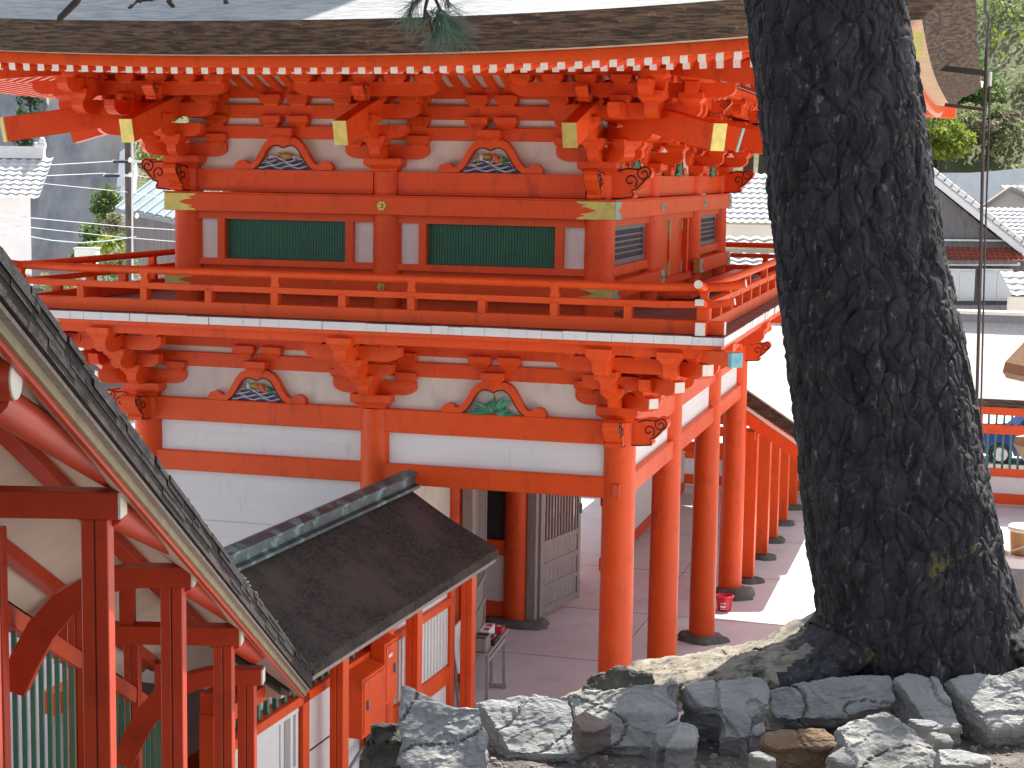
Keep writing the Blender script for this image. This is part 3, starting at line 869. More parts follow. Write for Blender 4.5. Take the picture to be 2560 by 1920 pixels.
# --- upper brackets
UZ = 7.555
ST = .42
def upper_complex(cx, cy, f, a, split=True, wl=True, wr=True, base=True, rafter=True, capm='gold'):
    f = Vector(f); a = Vector(a); c = Vector((cx, cy, 0))
    q = Cx("u", split)
    if base: block(q.base, (cx, cy, UZ - .003), .50, .165)
    l0, l1 = (-.56 if wl else 0), (.56 if wr else 0)
    q.arm(c + Z3 * 7.70, a, f, l0, l1, .175)
    q.arm(c + Z3 * 7.70, f, a, -.3, .52, .17)
    for z in (7.85, 8.09, 8.36):
        for t in (-.43, .43):
            if (t < 0 and wl) or (t > 0 and wr): q.blk(c + a * t + Z3 * z, .27, .15)
    q.blk(c + f * ST + Z3 * 7.85, .27, .14)
    q.arm(c + Z3 * 7.95, f, a, -.3, .94, .17)
    q.arm(c + f * ST + Z3 * 7.955, a, f, -.40 if wl else 0, .40 if wr else 0, .16)
    q.blk(c + f * .84 + Z3 * 8.09, .27, .14)
    q.arm(c + f * ST + Z3 * 8.205, a, f, -.55 if wl else 0, .55 if wr else 0, .175)
    for t in (-.43, 0, .43):
        if (t < 0 and not wl) or (t > 0 and not wr): continue
        q.blk(c + f * ST + a * t + Z3 * 8.36, .25, .12)
    q.arm(c + f * .84 + Z3 * 8.46, a, f, -.92 if wl else 0, .92 if wr else 0, .165)
    for t in (-.80, -.40, 0, .40, .80):
        if (t < 0 and not wl) or (t > 0 and not wr): continue
        q.blk(c + f * .84 + a * t + Z3 * 8.60, .25, .12)
    o = q.done()
    if rafter:
        d = (f * 1.0 - Z3 * .27).normalized()
        e = c + f * 1.69 + Z3 * 7.995
        MB().beam(e - d * 2.3, e, .165, .285).build("tail_rafter", 'red', gate, .006)
        MB().beam(e - d * .002, e + d * .012, .168, .29).build("rafter_end_plate", capm, gate)
        # small cloud nosing over the tail rafter
        nosing(c.x + f.x * .84, c.y + f.y * .84, 8.40, f, .55, .15, .07)
    return o
def corner_upper(sx, sy, cx, cy, split):
    f1 = Vector((0, sy, 0)); f2 = Vector((sx, 0, 0))
    upper_complex(cx, cy, f1, (1, 0, 0), split, wl=sx > 0, wr=sx < 0)
    upper_complex(cx, cy, f2, (0, 1, 0), split, wl=sy > 0, wr=sy < 0, base=False, capm='teal')
    d = Vector((sx, sy, 0)).normalized(); n = Vector((-d.y, d.x, 0)); c = Vector((cx, cy, 0)); s2 = sqrt(2)
    q = Cx("d", split)
    q.arm(c + Z3 * 7.702, d, n, 0, .62, .165, .14); q.arm(c + Z3 * 7.952, d, n, 0, 1.2, .165, .14)
    q.blk(c + d * .56 + Z3 * 7.86, .25, .12, d, n)
    for f, a in ((f1, f2), (f2, f1)):
        # arms running on past the corner, with a forward arm and block on each step
        q.arm(c + f * ST + Z3 * 8.20, a, f, 0, 1.35, .178)
        q.arm(c + f * .84 + Z3 * 8.455, a, f, 0, 1.75, .17)
        for t in (.42, .84, 1.22): q.blk(c + f * .84 + a * t + Z3 * 8.60, .25, .12)
        for t in (.42, .84): q.blk(c + f * ST + a * t + Z3 * 8.36, .25, .12)
        q.arm(c + a * .86 + Z3 * 8.20, f, a, .3, 1.36, .185, .15); q.blk(c + a * .86 + f * 1.25 + Z3 * 8.365, .29, .15)
        q.arm(c + a * 1.26 + Z3 * 8.455, f, a, .7, 1.02, .185, .15); q.blk(c + a * 1.26 + f * .90 + Z3 * 8.62, .29, .14)
    q.done("corner_bracket_set")
    dd = (d - Z3 * .17).normalized()
    e = c + d * (1.69 * s2) + Z3 * 7.99
    MB().beam(e - dd * 2.9, e, .18, .30).build("tail_rafter", 'red', gate, .006)
    MB().beam(e - dd * .002, e + dd * .012, .184, .305).build("rafter_end_plate", 'gold' if (sx, sy) == (1, -1) else 'gold', gate)
    # hip rafter in two steps up to the roof corner
    h0 = c + d * .3 + Z3 * 8.98; h1 = c + d * (2.62 * s2) + Z3 * 8.62; h2 = c + d * (3.86 * s2) + Z3 * 8.83
    MB().beam(h0, h1, .20, .30).build("hip_rafter", 'red', gate, .006)
    MB().beam(c + d * (1.9 * s2) + Z3 * 8.86, h2, .18, .24).build("hip_rafter", 'red', gate, .006)
    v = (h2 - (c + d * (1.9 * s2) + Z3 * 8.86)).normalized()
    MB().beam(h2 - v * .002, h2 + v * .012, .184, .245).build("rafter_end_plate", 'gold', gate)
    v = (h1 - h0).normalized()
    MB().beam(h1 - v * .002, h1 + v * .012, .204, .305).build("rafter_end_plate", 'gold', gate)
upper_complex(XU[1], YU[0], (0, -1, 0), (1, 0, 0))
corner_upper(1, -1, XU[0], YU[0], True)
corner_upper(-1, -1, XU[2], YU[0], True)
for j in (1, 2): upper_complex(XU[0], YU[j], (1, 0, 0), (0, 1, 0), True, capm='teal')
corner_upper(1, 1, XU[0], YU[3], False)
corner_upper(-1, 1, XU[2], YU[3], False)
upper_complex(XU[1], YU[3], (0, 1, 0), (1, 0, 0), False)
for j in (1, 2): upper_complex(XU[2], YU[j], (-1, 0, 0), (0, 1, 0), False)
def uring(o, z0, z1, t, name, m='red', ext=0):
    ring(o, z0, z1, t, name, m, XU[2], XU[0], YU[0], YU[3], ext)
uring(0, 7.945, 8.11, .135, "wall_plate_beam"); uring(0, 8.205, 8.38, .135, "wall_plate_beam"); uring(0, 8.462, 8.63, .14, "wall_plate_beam")
uring(.84, 8.71, 8.86, .14, "eave_purlin", ext=1.2)
for (x0, x1) in ((XU[1], XU[0]), (XU[2], XU[1])):
    for z in (8.09, 8.36):
        for s_ in (-.19, .19):
            b_ = MB(); block(b_, ((x0 + x1) / 2 + s_, YU[0], z), .29, .15); b_.build("bearing_block", 'red', gate, .005)
for j in range(3):
    for z in (8.09, 8.36):
        for s_ in (-.19, .19):
            b_ = MB(); block(b_, (XU[0], (YU[j] + YU[j + 1]) / 2 + s_, z), .29, .15); b_.build("bearing_block", 'red', gate, .005)
# ribbed cove between wall beam and purlin
def cove(p0, p1, n):
    p0 = Vector(p0); p1 = Vector(p1); n = Vector(n); d = (p1 - p0).normalized(); L = (p1 - p0).length
    prof = [(.03, 8.60), (.20, 8.63), (.45, 8.72), (.66, 8.82), (.80, 8.93)]
    mb = MB(); mb.grid([[p0 + n * o + Z3 * z, p1 + n * o + Z3 * z] for o, z in prof], sm=True)
    cv = mb.build("ribbed_cove", 'plaster', gate)
    rb = MB(); k_ = int(L / .215)
    for i in range(k_ + 1):
        q = p0 + d * (L * i / k_)
        for a_, b_ in zip(prof[:-1], prof[1:]):
            rb.beam(q + n * a_[0] + Z3 * (a_[1] - .03), q + n * b_[0] + Z3 * (b_[1] - .03), .10, .06)
    rb.build("cove_rib", 'red', cv)
cove((XU[2], YU[0], 0), (XU[0], YU[0], 0), (0, -1, 0))
cove((XU[0], YU[0], 0), (XU[0], YU[3], 0), (1, 0, 0))

# --- eaves: rafters
EO = 4.0
EX0, EX1, EY0, EY1 = XL - EO, EO, -EO, YL + EO
HX = (EX1 - EX0) / 2; HY = (EY1 - EY0) / 2; CX_ = (EX0 + EX1) / 2; CY_ = (EY0 + EY1) / 2
def rise_x(x):
    return .004 * abs(x - CX_) ** 2.3
def rise_y(y):
    return .33 * (abs(y - CY_) / HY) ** 3.2
def rafters_front(y_edge, sgn, indiv):
    # sgn -1: front.  local outward = sgn*Y
    n = 73; sp = (EX1 - EX0 - 1.3) / n
    rows = MB()
    for i in range(n + 1):
        x = EX0 + .65 + i * sp + .02
        rz = rise_x(x)
        hipY = 0.0
        if x > XU[0]: inner = -(x - XU[0]) + INS
        elif x < XU[2]: inner = -(XU[2] - x) + INS
        else: inner = INS + .2
        def Yw(yl): return yl if sgn < 0 else YL - yl
        for kind in ('base', 'fly'):
            if kind == 'base':
                tip, zt, back, zb = -2.10, 8.68 + rz * .45, INS, 9.50
                if tip > inner - .05: continue
                k_ = (inner - tip) / (back - tip); yb = min(inner, back); zbk = zt + (zb - zt) * ((yb - tip) / (back - tip))
            else:
                tip, zt, back, zb = -3.29, 8.607 + rz * .92, -1.7, 8.865 + rz * .45
                if tip > inner - .05: continue
                yb = min(inner, back); zbk = zt + (zb - zt) * ((yb - tip) / (back - tip))
            mb = MB() if indiv and -7.6 < x < 2.4 else rows
            mb.beam((x, Yw(yb), zbk), (x, Yw(tip), zt), .078, .098 if kind == 'fly' else .10, endmi=1)
            if mb is not rows: mb.build("flying_rafter" if kind == 'fly' else "base_rafter", ['red', 'endwhite'], gate)
    o = rows.build("rafter_row", ['red', 'endwhite'], gate); o["kind"] = "stuff"
rafters_front(EY0, -1, True)
rafters_front(EY1, 1, False)
def rafters_side(sgn):
    n = 92; sp = (EY1 - EY0 - 1.3) / n
    rows = MB()
    for i in range(n + 1):
        y = EY0 + .65 + i * sp
        rz = rise_y(y)
        if y < YU[0]: inner = (YU[0] - y) - INS
        elif y > YU[3]: inner = (y - YU[3]) - INS
        else: inner = -INS - .2
        def Xw(o): return o if sgn > 0 else XL - o
        for tip, zt, back, zb in ((2.10, 8.68 + rz * .45, -INS, 9.50), (3.29, 8.607 + rz * .92, 1.7, 8.865 + rz * .45)):
            if tip < inner + .05: continue
            ob = max(inner, back); zbk = zt + (zb - zt) * ((tip - ob) / (tip - back))
            rows.beam((Xw(ob), y, zbk), (Xw(tip), y, zt), .078, .098, endmi=1)
    o = rows.build("rafter_row", ['red', 'endwhite'], gate); o["kind"] = "stuff"
rafters_side(1); rafters_side(-1)

# --- swept eave layers: (outward offset, height above eave line) bands round all four sides
ZE = 8.745
def eave_loop(off, dz, seg=28):
    # points round the building at outward offset off (from lower grid)
    x0, x1, y0, y1 = XL - off, off, -off, YL + off
    pts = []
    for i in range(seg):
        x = x0 + (x1 - x0) * i / seg; pts.append(Vector((x, y0, ZE + dz + rise_x(x))))
    for i in range(seg):
        y = y0 + (y1 - y0) * i / seg; pts.append(Vector((x1, y, ZE + dz + max(rise_y(y), 0) * rise_x(EX1) / .33)))
    for i in range(seg):
        x = x1 - (x1 - x0) * i / seg; pts.append(Vector((x, y1, ZE + dz + rise_x(x))))
    for i in range(seg):
        y = y1 - (y1 - y0) * i / seg; pts.append(Vector((x0, y, ZE + dz + rise_y(y) * rise_x(EX1) / .33)))
    return pts
def band(prof, name, m, par, smooth=False, n=28):
    mb = MB()
    loops = [eave_loop(o, z, n) for o, z in prof]
    loops = [l + [l[0]] for l in loops]
    mb.grid(loops, sm=smooth)
    return mb.build(name, m, par)
ROOF_T = .31
# roof surface as a height field, front and back skirts meeting a main roof with a gable
YG0, YG1 = -.60, YL + .60
def fz(h): return .60 * h + .055 * h * h
def eave_z(x, y, ds):
    a = rise_x(x) * max(0.0, 1 - min(y - EY0, EY1 - y) / 5.0) ** 2
    b = rise_y(y) * rise_x(EX1) / .33 * max(0.0, 1 - min(x - EX0, EX1 - x) / 5.0) ** 2
    return max(a, b)
def roof_z(x, y, front):
    dsx = min(x - EX0, EX1 - x); dsy = min(y - EY0, EY1 - y)
    if front: h = min(dsx, dsy)
    else: h = dsx
    return ZE + ROOF_T + eave_z(x, y, min(dsx, dsy)) + fz(max(h, 0))
xs = sorted(set([EX0 + (EX1 - EX0) * i / 60 for i in range(61)] + [CX_]))
ys = [EY0 + (YG0 - EY0) * i / 16 for i in range(17)]
ym = [YG0 + .0005 + (YG1 - YG0 - .001) * i / 20 for i in range(21)]
yb_ = [YG1 + (EY1 - YG1) * i / 16 for i in range(17)]
rmb = MB()
rows = [[(x, y, roof_z(x, y, True)) for x in xs] for y in ys] + [[(x, y, roof_z(x, y, False)) for x in xs] for y in ym] + [[(x, y, roof_z(x, y, True)) for x in xs] for y in yb_]
rmb.grid(rows, sm=False, flip=False)
roof = rmb.build("roof", 'barkroof', gate)
band([(3.66, .150), (3.75, .162), (4.0, ROOF_T + .001)], "eave_bark", 'barkedge', roof)
band([(3.52, .0), (3.70, .159)], "eave_bark", 'barkedge', roof)
band([(3.25, .0005), (3.52, .0)], "eave_underside", 'barktan', roof)
band([(3.21, -.06), (3.21, .0), (3.29, -.005), (3.32, -.12), (3.21, -.122)], "eave_fascia", 'red', roof)
band([(0.1, .86), (1.0, .50), (2.1, .085), (3.22, -.005)], "eave_soffit", 'red', roof)
# gable: barge boards and ridge
for y, s_ in ((YG0, -1), (YG1, 1)):
    mb = MB()
    for sg in (-1, 1):
        pts = [(CX_ + sg * (HX - h), y + s_ * .10, ZE + ROOF_T + fz(h) + .05) for h in [3.0 + (HX - 3.0) * i / 10 for i in range(11)]]
        for a_, b_ in zip(pts[:-1], pts[1:]): mb.beam(a_, b_, .28, .34)
    mb.build("barge_board", 'barkedge', roof)
MB().box(CX_ - .28, CX_ + .28, YG0 - .2, YG1 + .2, ZE + ROOF_T + fz(HX) - .15, ZE + ROOF_T + fz(HX) + .55).build("roof_ridge", 'copper', roof)
gnd = MB().grid([[(x, y, 0) for x in (-60, -20, 0, 20, 80)] for y in (-30, 0, 20, 40)], sm=False)
tag(gnd.build("courtyard_ground", 'ground'), kind="structure")
# ================================================================== STAIR CORRIDOR (near, left)
M['barkpale'] = mat("silvery_sunlit_bark_roof", (0.52, 0.50, 0.46), (0.42, 0.40, 0.37), 14, 0.85, 0.4, 40, (1, 1, 1), dist=0.02)  # silver-grey bark, with the full sun on the gallery roofs put into its tone
M['ceil'] = mat("cream_ceiling_board", (0.68, 0.63, 0.54), (0.60, 0.55, 0.47), 2.0, 0.75, 0.05, 20, c3=(0.5, 0.45, 0.38), scale3=2, lo3=.6, hi3=.8, dist=0.01)
M['yellowboard'] = mat("yellowed_eave_board", (0.33, 0.27, 0.16), (0.24, 0.19, 0.115), 6, 0.7, 0.1, 20, dist=0.01)
M['moss'] = mat("dry_moss", (0.035, 0.038, 0.018), (0.10, 0.095, 0.06), 40, 0.95)
M['slateedge'] = mat("dark_layered_bark", (0.010, 0.009, 0.009), (0.030, 0.026, 0.026), 14, 0.85, 0.8, 40, (1, 1, 3), c3=(0.065, 0.055, 0.048), scale3=12, lo3=.62, hi3=.7, dist=0.02)
J = Vector((-1.62, -6.137, 2.957)); HD = Vector((-0.2646926, 0.96433284, 0)); LF = Vector((-0.96433284, -0.2646926, 0))
SLP = -0.4590968
KX = .75
JZ = J.z
J.z -= .115
stair = thing("stair_corridor", (-1.3, -10.5, 2.6), "near roofed stair corridor stepping down on twin-grooved vermilion posts, seen from under its sloping eave", "corridor")
def S(s, off, dz=0.0): return J + HD * s + LF * off + Z3 * (SLP * s + dz)
def slab(prof, s0, s1, name, m, par, sm=False):
    # prof in (off, dz) swept along the slope of the corridor
    mb = MB(); k_ = len(prof)
    a = [S(s0, o, z) for o, z in prof]; b = [S(s1, o, z) for o, z in prof]
    mb.add(a + b, [(i, (i + 1) % k_, k_ + (i + 1) % k_, k_ + i) for i in range(k_)] + [list(range(k_))[::-1], [k_ + i for i in range(k_)]])
    return mb.build(name, m, par)
OR = .92
S0, S1 = -12.0, .06
sroof = slab([(-.05, .0), (.25, .13), (OR, .13 + (OR - .25) * KX), (1.7, .13 + (OR * 2 - .25 - 1.7) * KX), (1.7, .30 + (OR * 2 - .25 - 1.7) * KX - .02), (OR, .34 + (OR - .0) * KX), (-.06, .155)], S0, S1, "roof", 'barkdark', stair)
# ragged layered bark edge: thin layers with random ends
rnd = random.Random(5)
eb = MB()
for lay in range(5):
    s = S0
    while s < S1 - .01:
        L = rnd.uniform(.12, .6); e = min(s + L, S1); o = -.062 - .008 * lay * .0 - rnd.uniform(0, .014) + lay * .006
        z0 = .158 - .032 * (lay + 1)
        a = [S(s, o, z0), S(s, .2, z0 + .1), S(s, .2, z0 + .13), S(s, o, z0 + .0305)]; b = [p + HD * (e - s - .001) + Z3 * (SLP * (e - s)) for p in a]
        eb.add(a + b, [(0, 1, 5, 4), (1, 2, 6, 5), (2, 3, 7, 6), (3, 0, 4, 7), (3, 2, 1, 0), (4, 5, 6, 7)])
        s = e
eb.build("eave_bark", 'slateedge', sroof)
slab([(-.03, -.022), (.03, -.019), (.03, .03), (-.03, -.001)], S0, S1, "eave_board", 'bare', sroof)
slab([(.004, -.07), (.022, -.07), (.022, -.02), (.004, -.02)], S0, S1, "eave_board", 'yellowboard', sroof)
slab([(.0225, -.098), (.046, -.098), (.046, -.03), (.0225, -.03)], S0, S1, "eave_board", 'redshade', sroof)
slab([(.047, -.09), (OR, -.09 + (OR - .047) * KX), (1.62, -.09 + (2 * OR - .047 - 1.62) * KX), (1.62, -.06 + (2 * OR - .047 - 1.62) * KX), (OR, -.06 + (OR - .047) * KX), (.047, -.06)], S0, S1 - .02, "ceiling", 'ceil', stair)
# moss tufts growing on the roof edge
ms = MB()
for i in range(900):
    s = rnd.uniform(S0 + 1.5, S1); r = rnd.uniform(.005, .017)
    c = S(s, rnd.uniform(-.06, .05), .157 + r * .2)
    ms.ell(c, r * rnd.uniform(.8, 1.7), r * rnd.uniform(.8, 1.7), r * rnd.uniform(.6, 1.1), 0, 6, 4)
o = ms.build("moss", 'moss', stair); o["kind"] = "stuff"
# posts: two planks with a groove, standing on the hillside stair
OFF = .22
POSTS = [(-8.80, 6.66), (-6.87, 5.83), (-4.97, 5.02), (-3.12, 4.13), (-2.04, 3.51)]
def gpost(c, zb, zt, par, u=LF, v=HD, wd=.135, m='red', name="post"):
    mb = MB(); c = Vector(c)
    g = .006
    for sgn in (-1, 1):
        q = c + u * (sgn * (wd / 4 + g / 4))
        mb.beam(Vector((q.x, q.y, zb)), Vector((q.x, q.y, zt)), wd / 2 - g / 2, wd, up=v)
    o = mb.build(name, m, par, .005)
    MB().beam(Vector((c.x, c.y, zb)), Vector((c.x, c.y, zt - .001)), g * 1.2, wd * .9, up=v).build("groove", 'black', o)
    return o
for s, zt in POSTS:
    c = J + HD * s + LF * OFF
    gpost(c, zt - 2.6, zt, stair, m='redshade')
LW = 1.25
def zroof(s): return J.z + SLP * s
for s, kind in ((-10.3, 'b'), (-8.80, 'round'), (-6.87, 'beam'), (-4.97, 'arch'), (-3.12, 'beam'), (-2.04, 'arch')):
    zt = dict(POSTS).get(s, 7.38)
    c = J + HD * s; c.z = 0
    if kind in ('beam', 'b', 'round'):
        if kind == 'round':
            mb = MB().cyl(c + LF * .06 + Z3 * (zt + .10), c + LF * (LW + .25) + Z3 * (zt + .10), .085, .085, 16); o = mb.build("cross_beam", 'redshade', stair)
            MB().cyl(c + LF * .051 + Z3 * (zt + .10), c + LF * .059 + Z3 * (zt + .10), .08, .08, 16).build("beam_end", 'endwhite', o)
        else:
            o = MB().beam(c + LF * .10 + Z3 * (zt + .07), c + LF * (LW + .25) + Z3 * (zt + .07), .15, .138).build("cross_beam", 'redshade', stair, .006)
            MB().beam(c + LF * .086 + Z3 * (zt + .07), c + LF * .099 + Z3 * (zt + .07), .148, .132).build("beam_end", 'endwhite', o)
            MB().beam(c + LF * .92 + Z3 * (zt + .10), c + LF * .92 + Z3 * (zroof(s) + .30), .10, .10, up=HD).build("king_post", 'redshade', stair)
    else:
        # shrimp beam: level over the post, then curving down to the far wall
        ctr = [(.10, .06), (.30, .06), (.52, .05), (.71, -.01), (.88, -.12), (1.02, -.28), (1.13, -.48), (1.20, -.68)]
        th = [.062, .062, .066, .075, .085, .09, .09, .07]
        up_ = []; lo_ = []
        for i, (a, b) in enumerate(ctr):
            a0, b0 = ctr[max(i - 1, 0)]; a1, b1 = ctr[min(i + 1, len(ctr) - 1)]
            t = Vector((a1 - a0, b1 - b0)).normalized(); nn = Vector((-t.y, t.x))
            up_.append((a + nn.x * th[i], b + nn.y * th[i])); lo_.append((a - nn.x * th[i], b - nn.y * th[i]))
        mb = MB(); prof = up_ + lo_[::-1]
        mb.prism(prof[::-1], c + Z3 * zt, LF, Z3, HD, .14)
        o = mb.build("arched_beam", 'redshade', stair, .006)
        MB().beam(c + LF * .086 + Z3 * (zt + .06), c + LF * .099 + Z3 * (zt + .06), .136, .118).build("beam_end", 'endwhite', o)
# purlins stepping from post to post
pz = [(-10.3, 7.38)] + POSTS
for (sa, za), (sb, zb) in zip(pz[:-1], pz[1:]):
    a = J + HD * (sa + .05) + LF * .17 + Z3 * (za + .0 - J.z); b = J + HD * (sb + .07) + LF * .17 + Z3 * (zb + .235 - J.z)
    a.z = za + .02; b.z = zb + .215
    MB().cyl(a, b, .078, .078, 14).build("purlin", 'redshade', stair)
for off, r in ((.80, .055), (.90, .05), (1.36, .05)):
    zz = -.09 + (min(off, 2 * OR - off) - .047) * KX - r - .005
    MB().beam(S(S0, off, zz), S(S1 - .1, off, zz), .10, r * 2).build("purlin", 'redshade', stair, .005)
# far side wall: posts, rails, green bars
LP = [-8.6, -7.0, -5.2, -3.25, -1.5, -.3]
for s in LP:
    c = J + HD * s + LF * LW; zt = zroof(s) + .18
    gpost(c, zt - 2.9, zt - .0, stair, wd=.125, m='redshade')
for sa, sb in zip(LP[:-1], LP[1:]):
    for dz in (-.32, -1.85):
        MB().beam(S(sa + .06, LW, dz), S(sb - .06, LW, dz), .09, .12).build("rail", 'redold', stair, .004)
    mb = MB(); n = max(4, int((sb - sa) / .21))
    for i in range(n):
        s = sa + .08 + (sb - sa - .16) * (i + .5) / n
        p = S(s, LW, 0)
        mb.beam(p + Z3 * -1.85, p + Z3 * -.35, .03, .03, up=HD)
    mb.build("window_lattice", 'greenold', stair)

sg_ = MB(); sg_.grid([[J + HD * s + LF * o + Z3 * (max(.01, JZ + SLP * s - 2.45 + .06 * noise.noise((s, o, 2))) - J.z) for o in (-1.2, -.6, 0, .6, 1.25, 1.9, 3, 4.5, 7)] for s in [-15 + .5 * q for q in range(33)]])
M['slope'] = mat("mossy_slope_earth", (0.09, 0.075, 0.058), (0.13, 0.11, 0.09), 4, 0.95, 0.5, 30)
tag(sg_.build("hill_slope", 'slope'), kind="structure")

# ================================================================== FLAT CORRIDOR
corr = thing("covered_corridor", (-2.9, -3.2, 0), "low covered corridor with dark mossy bark roof and copper ridge cap reaching the gate", "corridor")
CF = Vector((-2.65, -.30, 0)); CD = Vector((-.05, -1, 0)).normalized(); CR = Vector((-CD.y, CD.x, 0))   # CR points to +X
def Q(t, o, z): return CF + CD * t + CR * o + Z3 * z
def slabq(prof, t0, t1, name, m, par, nseg=1):
    mb = MB(); k_ = len(prof)
    for i in range(nseg):
        ta, tb = t0 + (t1 - t0) * i / nseg, t0 + (t1 - t0) * (i + 1) / nseg
        a = [Q(ta, o, z) for o, z in prof]; b = [Q(tb, o, z) for o, z in prof]
        fs = [(i_, k_ + i_, k_ + (i_ + 1) % k_, (i_ + 1) % k_) for i_ in range(k_)]
        if i == 0: fs.append(list(range(k_)))
        if i == nseg - 1: fs.append([k_ + i_ for i_ in range(k_)][::-1])
        mb.add(a + b, fs)
    return mb.build(name, m, par)
zr, ze, hw = 3.64, 2.955, 1.23
def rz(o):
    u = abs(o) / hw
    return zr + (ze - zr) * u - .035 * sin(pi * u)
prof = [(o, rz(o)) for o in [-hw + 2 * hw * i / 16 for i in range(17)]]
croof = slabq(prof + [(hw, ze - .11), (0, zr - .16), (-hw, ze - .11)], 0, 5.95, "roof", 'barkdark', corr)
slabq([(hw - .10, ze - .165), (hw - .02, ze - .165), (hw - .02, ze - .112), (hw - .10, ze - .07)], .04, 5.9, "eave_board", 'bare', croof)
slabq([(-hw + .1, ze - .2), (hw - .1, ze - .2), (hw - .1, ze - .17), (0, zr - .22), (-hw + .1, ze - .17)], .06, 5.9, "ceiling", 'ceil', corr)
# small moss clumps and pale shingle chips along the ridge
mo = MB(); rnd = random.Random(9)
for i in range(420):
    t = 5.8 - 5.6 * rnd.random() ** 1.8; o = rnd.choice((rnd.uniform(.5, 1.2), hw - rnd.uniform(0, .05), hw - rnd.uniform(0, .03)))
    r = rnd.uniform(.005, .016)
    mo.ell(Q(t, o, rz(o)), r * 1.6, r * 1.6, r * .5, 0, 6, 4)
o = mo.build("moss", 'moss', corr); o["kind"] = "stuff"
# copper ridge cap in folded sheets
for i in range(6):
    t0, t1 = -.10 + i * 1.03, -.10 + (i + 1) * 1.03 - .006
    c_ = slabq([(-.15, zr - .02), (.15, zr - .02), (.15, zr + .015), (.085, zr + .03), (.085, zr + .13), (.115, zr + .14), (.115, zr + .165), (0, zr + .205), (-.115, zr + .165), (-.115, zr + .14), (-.085, zr + .13), (-.085, zr + .03), (-.15, zr + .015)], t0, t1, "ridge_cap", 'copper', croof)
    for k_ in range(4):
        MB().beam(Q(t0 + .13 + k_ * .25, .088, zr + .05), Q(t0 + .13 + k_ * .25, .088, zr + .13), .012, .012).build("ridge_batten", 'copper', c_)
WO = .66     # wall offset
PO = .90     # outer post offset
for t in (4.07, 1.99, .16):
    gpost(Q(t, PO, 0), 0.02, 2.86, corr, CR, CD, .15)
slabq([(PO - .07, 2.72), (PO + .07, 2.72), (PO + .07, 2.86), (PO - .07, 2.86)], .3, 6.6, "eave_beam", 'red', corr)
TS = .48
def wq(t0, t1, z0, z1, th, name, m, par=corr, off=0.0, bv=0.0):
    t0 = max(t0 - TS, .16); t1 -= TS
    mb = MB(); a = [(WO - th / 2 + off, z0), (WO + th / 2 + off, z0), (WO + th / 2 + off, z1), (WO - th / 2 + off, z1)]
    pa = [Q(t0, o, z) for o, z in a]; pb = [Q(t1, o, z) for o, z in a]
    mb.add(pa + pb, [(0, 4, 5, 1), (1, 5, 6, 2), (2, 6, 7, 3), (3, 7, 4, 0), (0, 1, 2, 3), (7, 6, 5, 4)])
    return mb.build(name, m, par, bv)
wq(.2, 6.9, 2.70, 2.90, .16, "wall_head", 'red', bv=.006)
wq(.2, 6.9, .10, .34, .18, "sill_beam", 'red', bv=.006)
for t in (6.37, 4.50, 2.62, .25): MB().beam(Q(t, WO, .05), Q(t, WO, 2.71), .15, .15, up=CD).build("wall_post", 'red', corr, .006)
MB().cyl(Q(2.36, WO + .04, .05), Q(2.36, WO + .04, 2.71), .10, .10, 18).build("wall_post", 'red', corr)
wq(.58, 6.78, 2.26, 2.36, .15, "rail", 'red', bv=.006)
# lattice over the sliding door and the next bay
for t0, t1, n in ((5.06, 6.78, 9), (3.6, 4.90, 8)):
    mb = MB()
    for i in range(n):
        p = Q(t0 - TS + (t1 - t0) * (i + .5) / n, WO, 0)
        mb.beam(p + Z3 * 2.36, p + Z3 * 2.70, .045, .045, up=CD)
    mb.build("window_lattice", 'greenbar', corr)
    wq(t0, t1, 2.36, 2.70, .02, "window_board", 'white', off=-.10)
# white sliding door with rails and panels
wq(5.06, 6.78, .34, 2.26, .03, "wall_board", 'white', off=-.05)
df = wq(5.08, 6.5, 2.19, 2.255, .07, "sliding_door", 'white', bv=.003)
for t in (5.08, 5.20, 5.42, 6.44): wq(t, t + .06, .36, 2.19, .06, "door_stile", 'white', df)
for z in (.36, 1.0, 1.58): wq(5.14, 6.44, z, z + .07, .055, "door_rail", 'white', df)
wq(5.48, 6.44, 1.07, 1.58, .03, "door_panel", 'white', df); wq(5.48, 6.44, 1.65, 2.19, .03, "door_panel", 'white', df)
wq(6.5, 6.64, .36, 2.19, .02, "door_gap", 'dark', df)
for z0, z1 in ((.36, 1.02), (1.045, 1.68), (1.705, 2.25)): wq(3.55, 4.90, z0, z1, .04, "wall_board", 'white')
wq(3.55, 4.90, 1.02, 1.045, .02, "wall_board", 'dark'); wq(3.55, 4.9, 1.68, 1.705, .02, "wall_board", 'dark')
for z0, z1 in ((.34, 1.28), (1.50, 2.26), (2.36, 2.70)): wq(.58, 3.08, z0, z1, .04, "wall_board", 'white')
wq(.58, 3.08, 1.28, 1.50, .13, "rail", 'red', bv=.006)
mb = MB()
for i in range(20):
    p = Q(.25 + 2.0 * i / 19, WO + .03, 0); mb.beam(p + Z3 * 1.52, p + Z3 * 2.25, .02, .02, up=CD)
mb.build("board_batten", 'white', corr)
for z0, z1 in ((.34, 2.26),): wq(3.5, 3.56, z0, z1, .03, "wall_board", 'white')
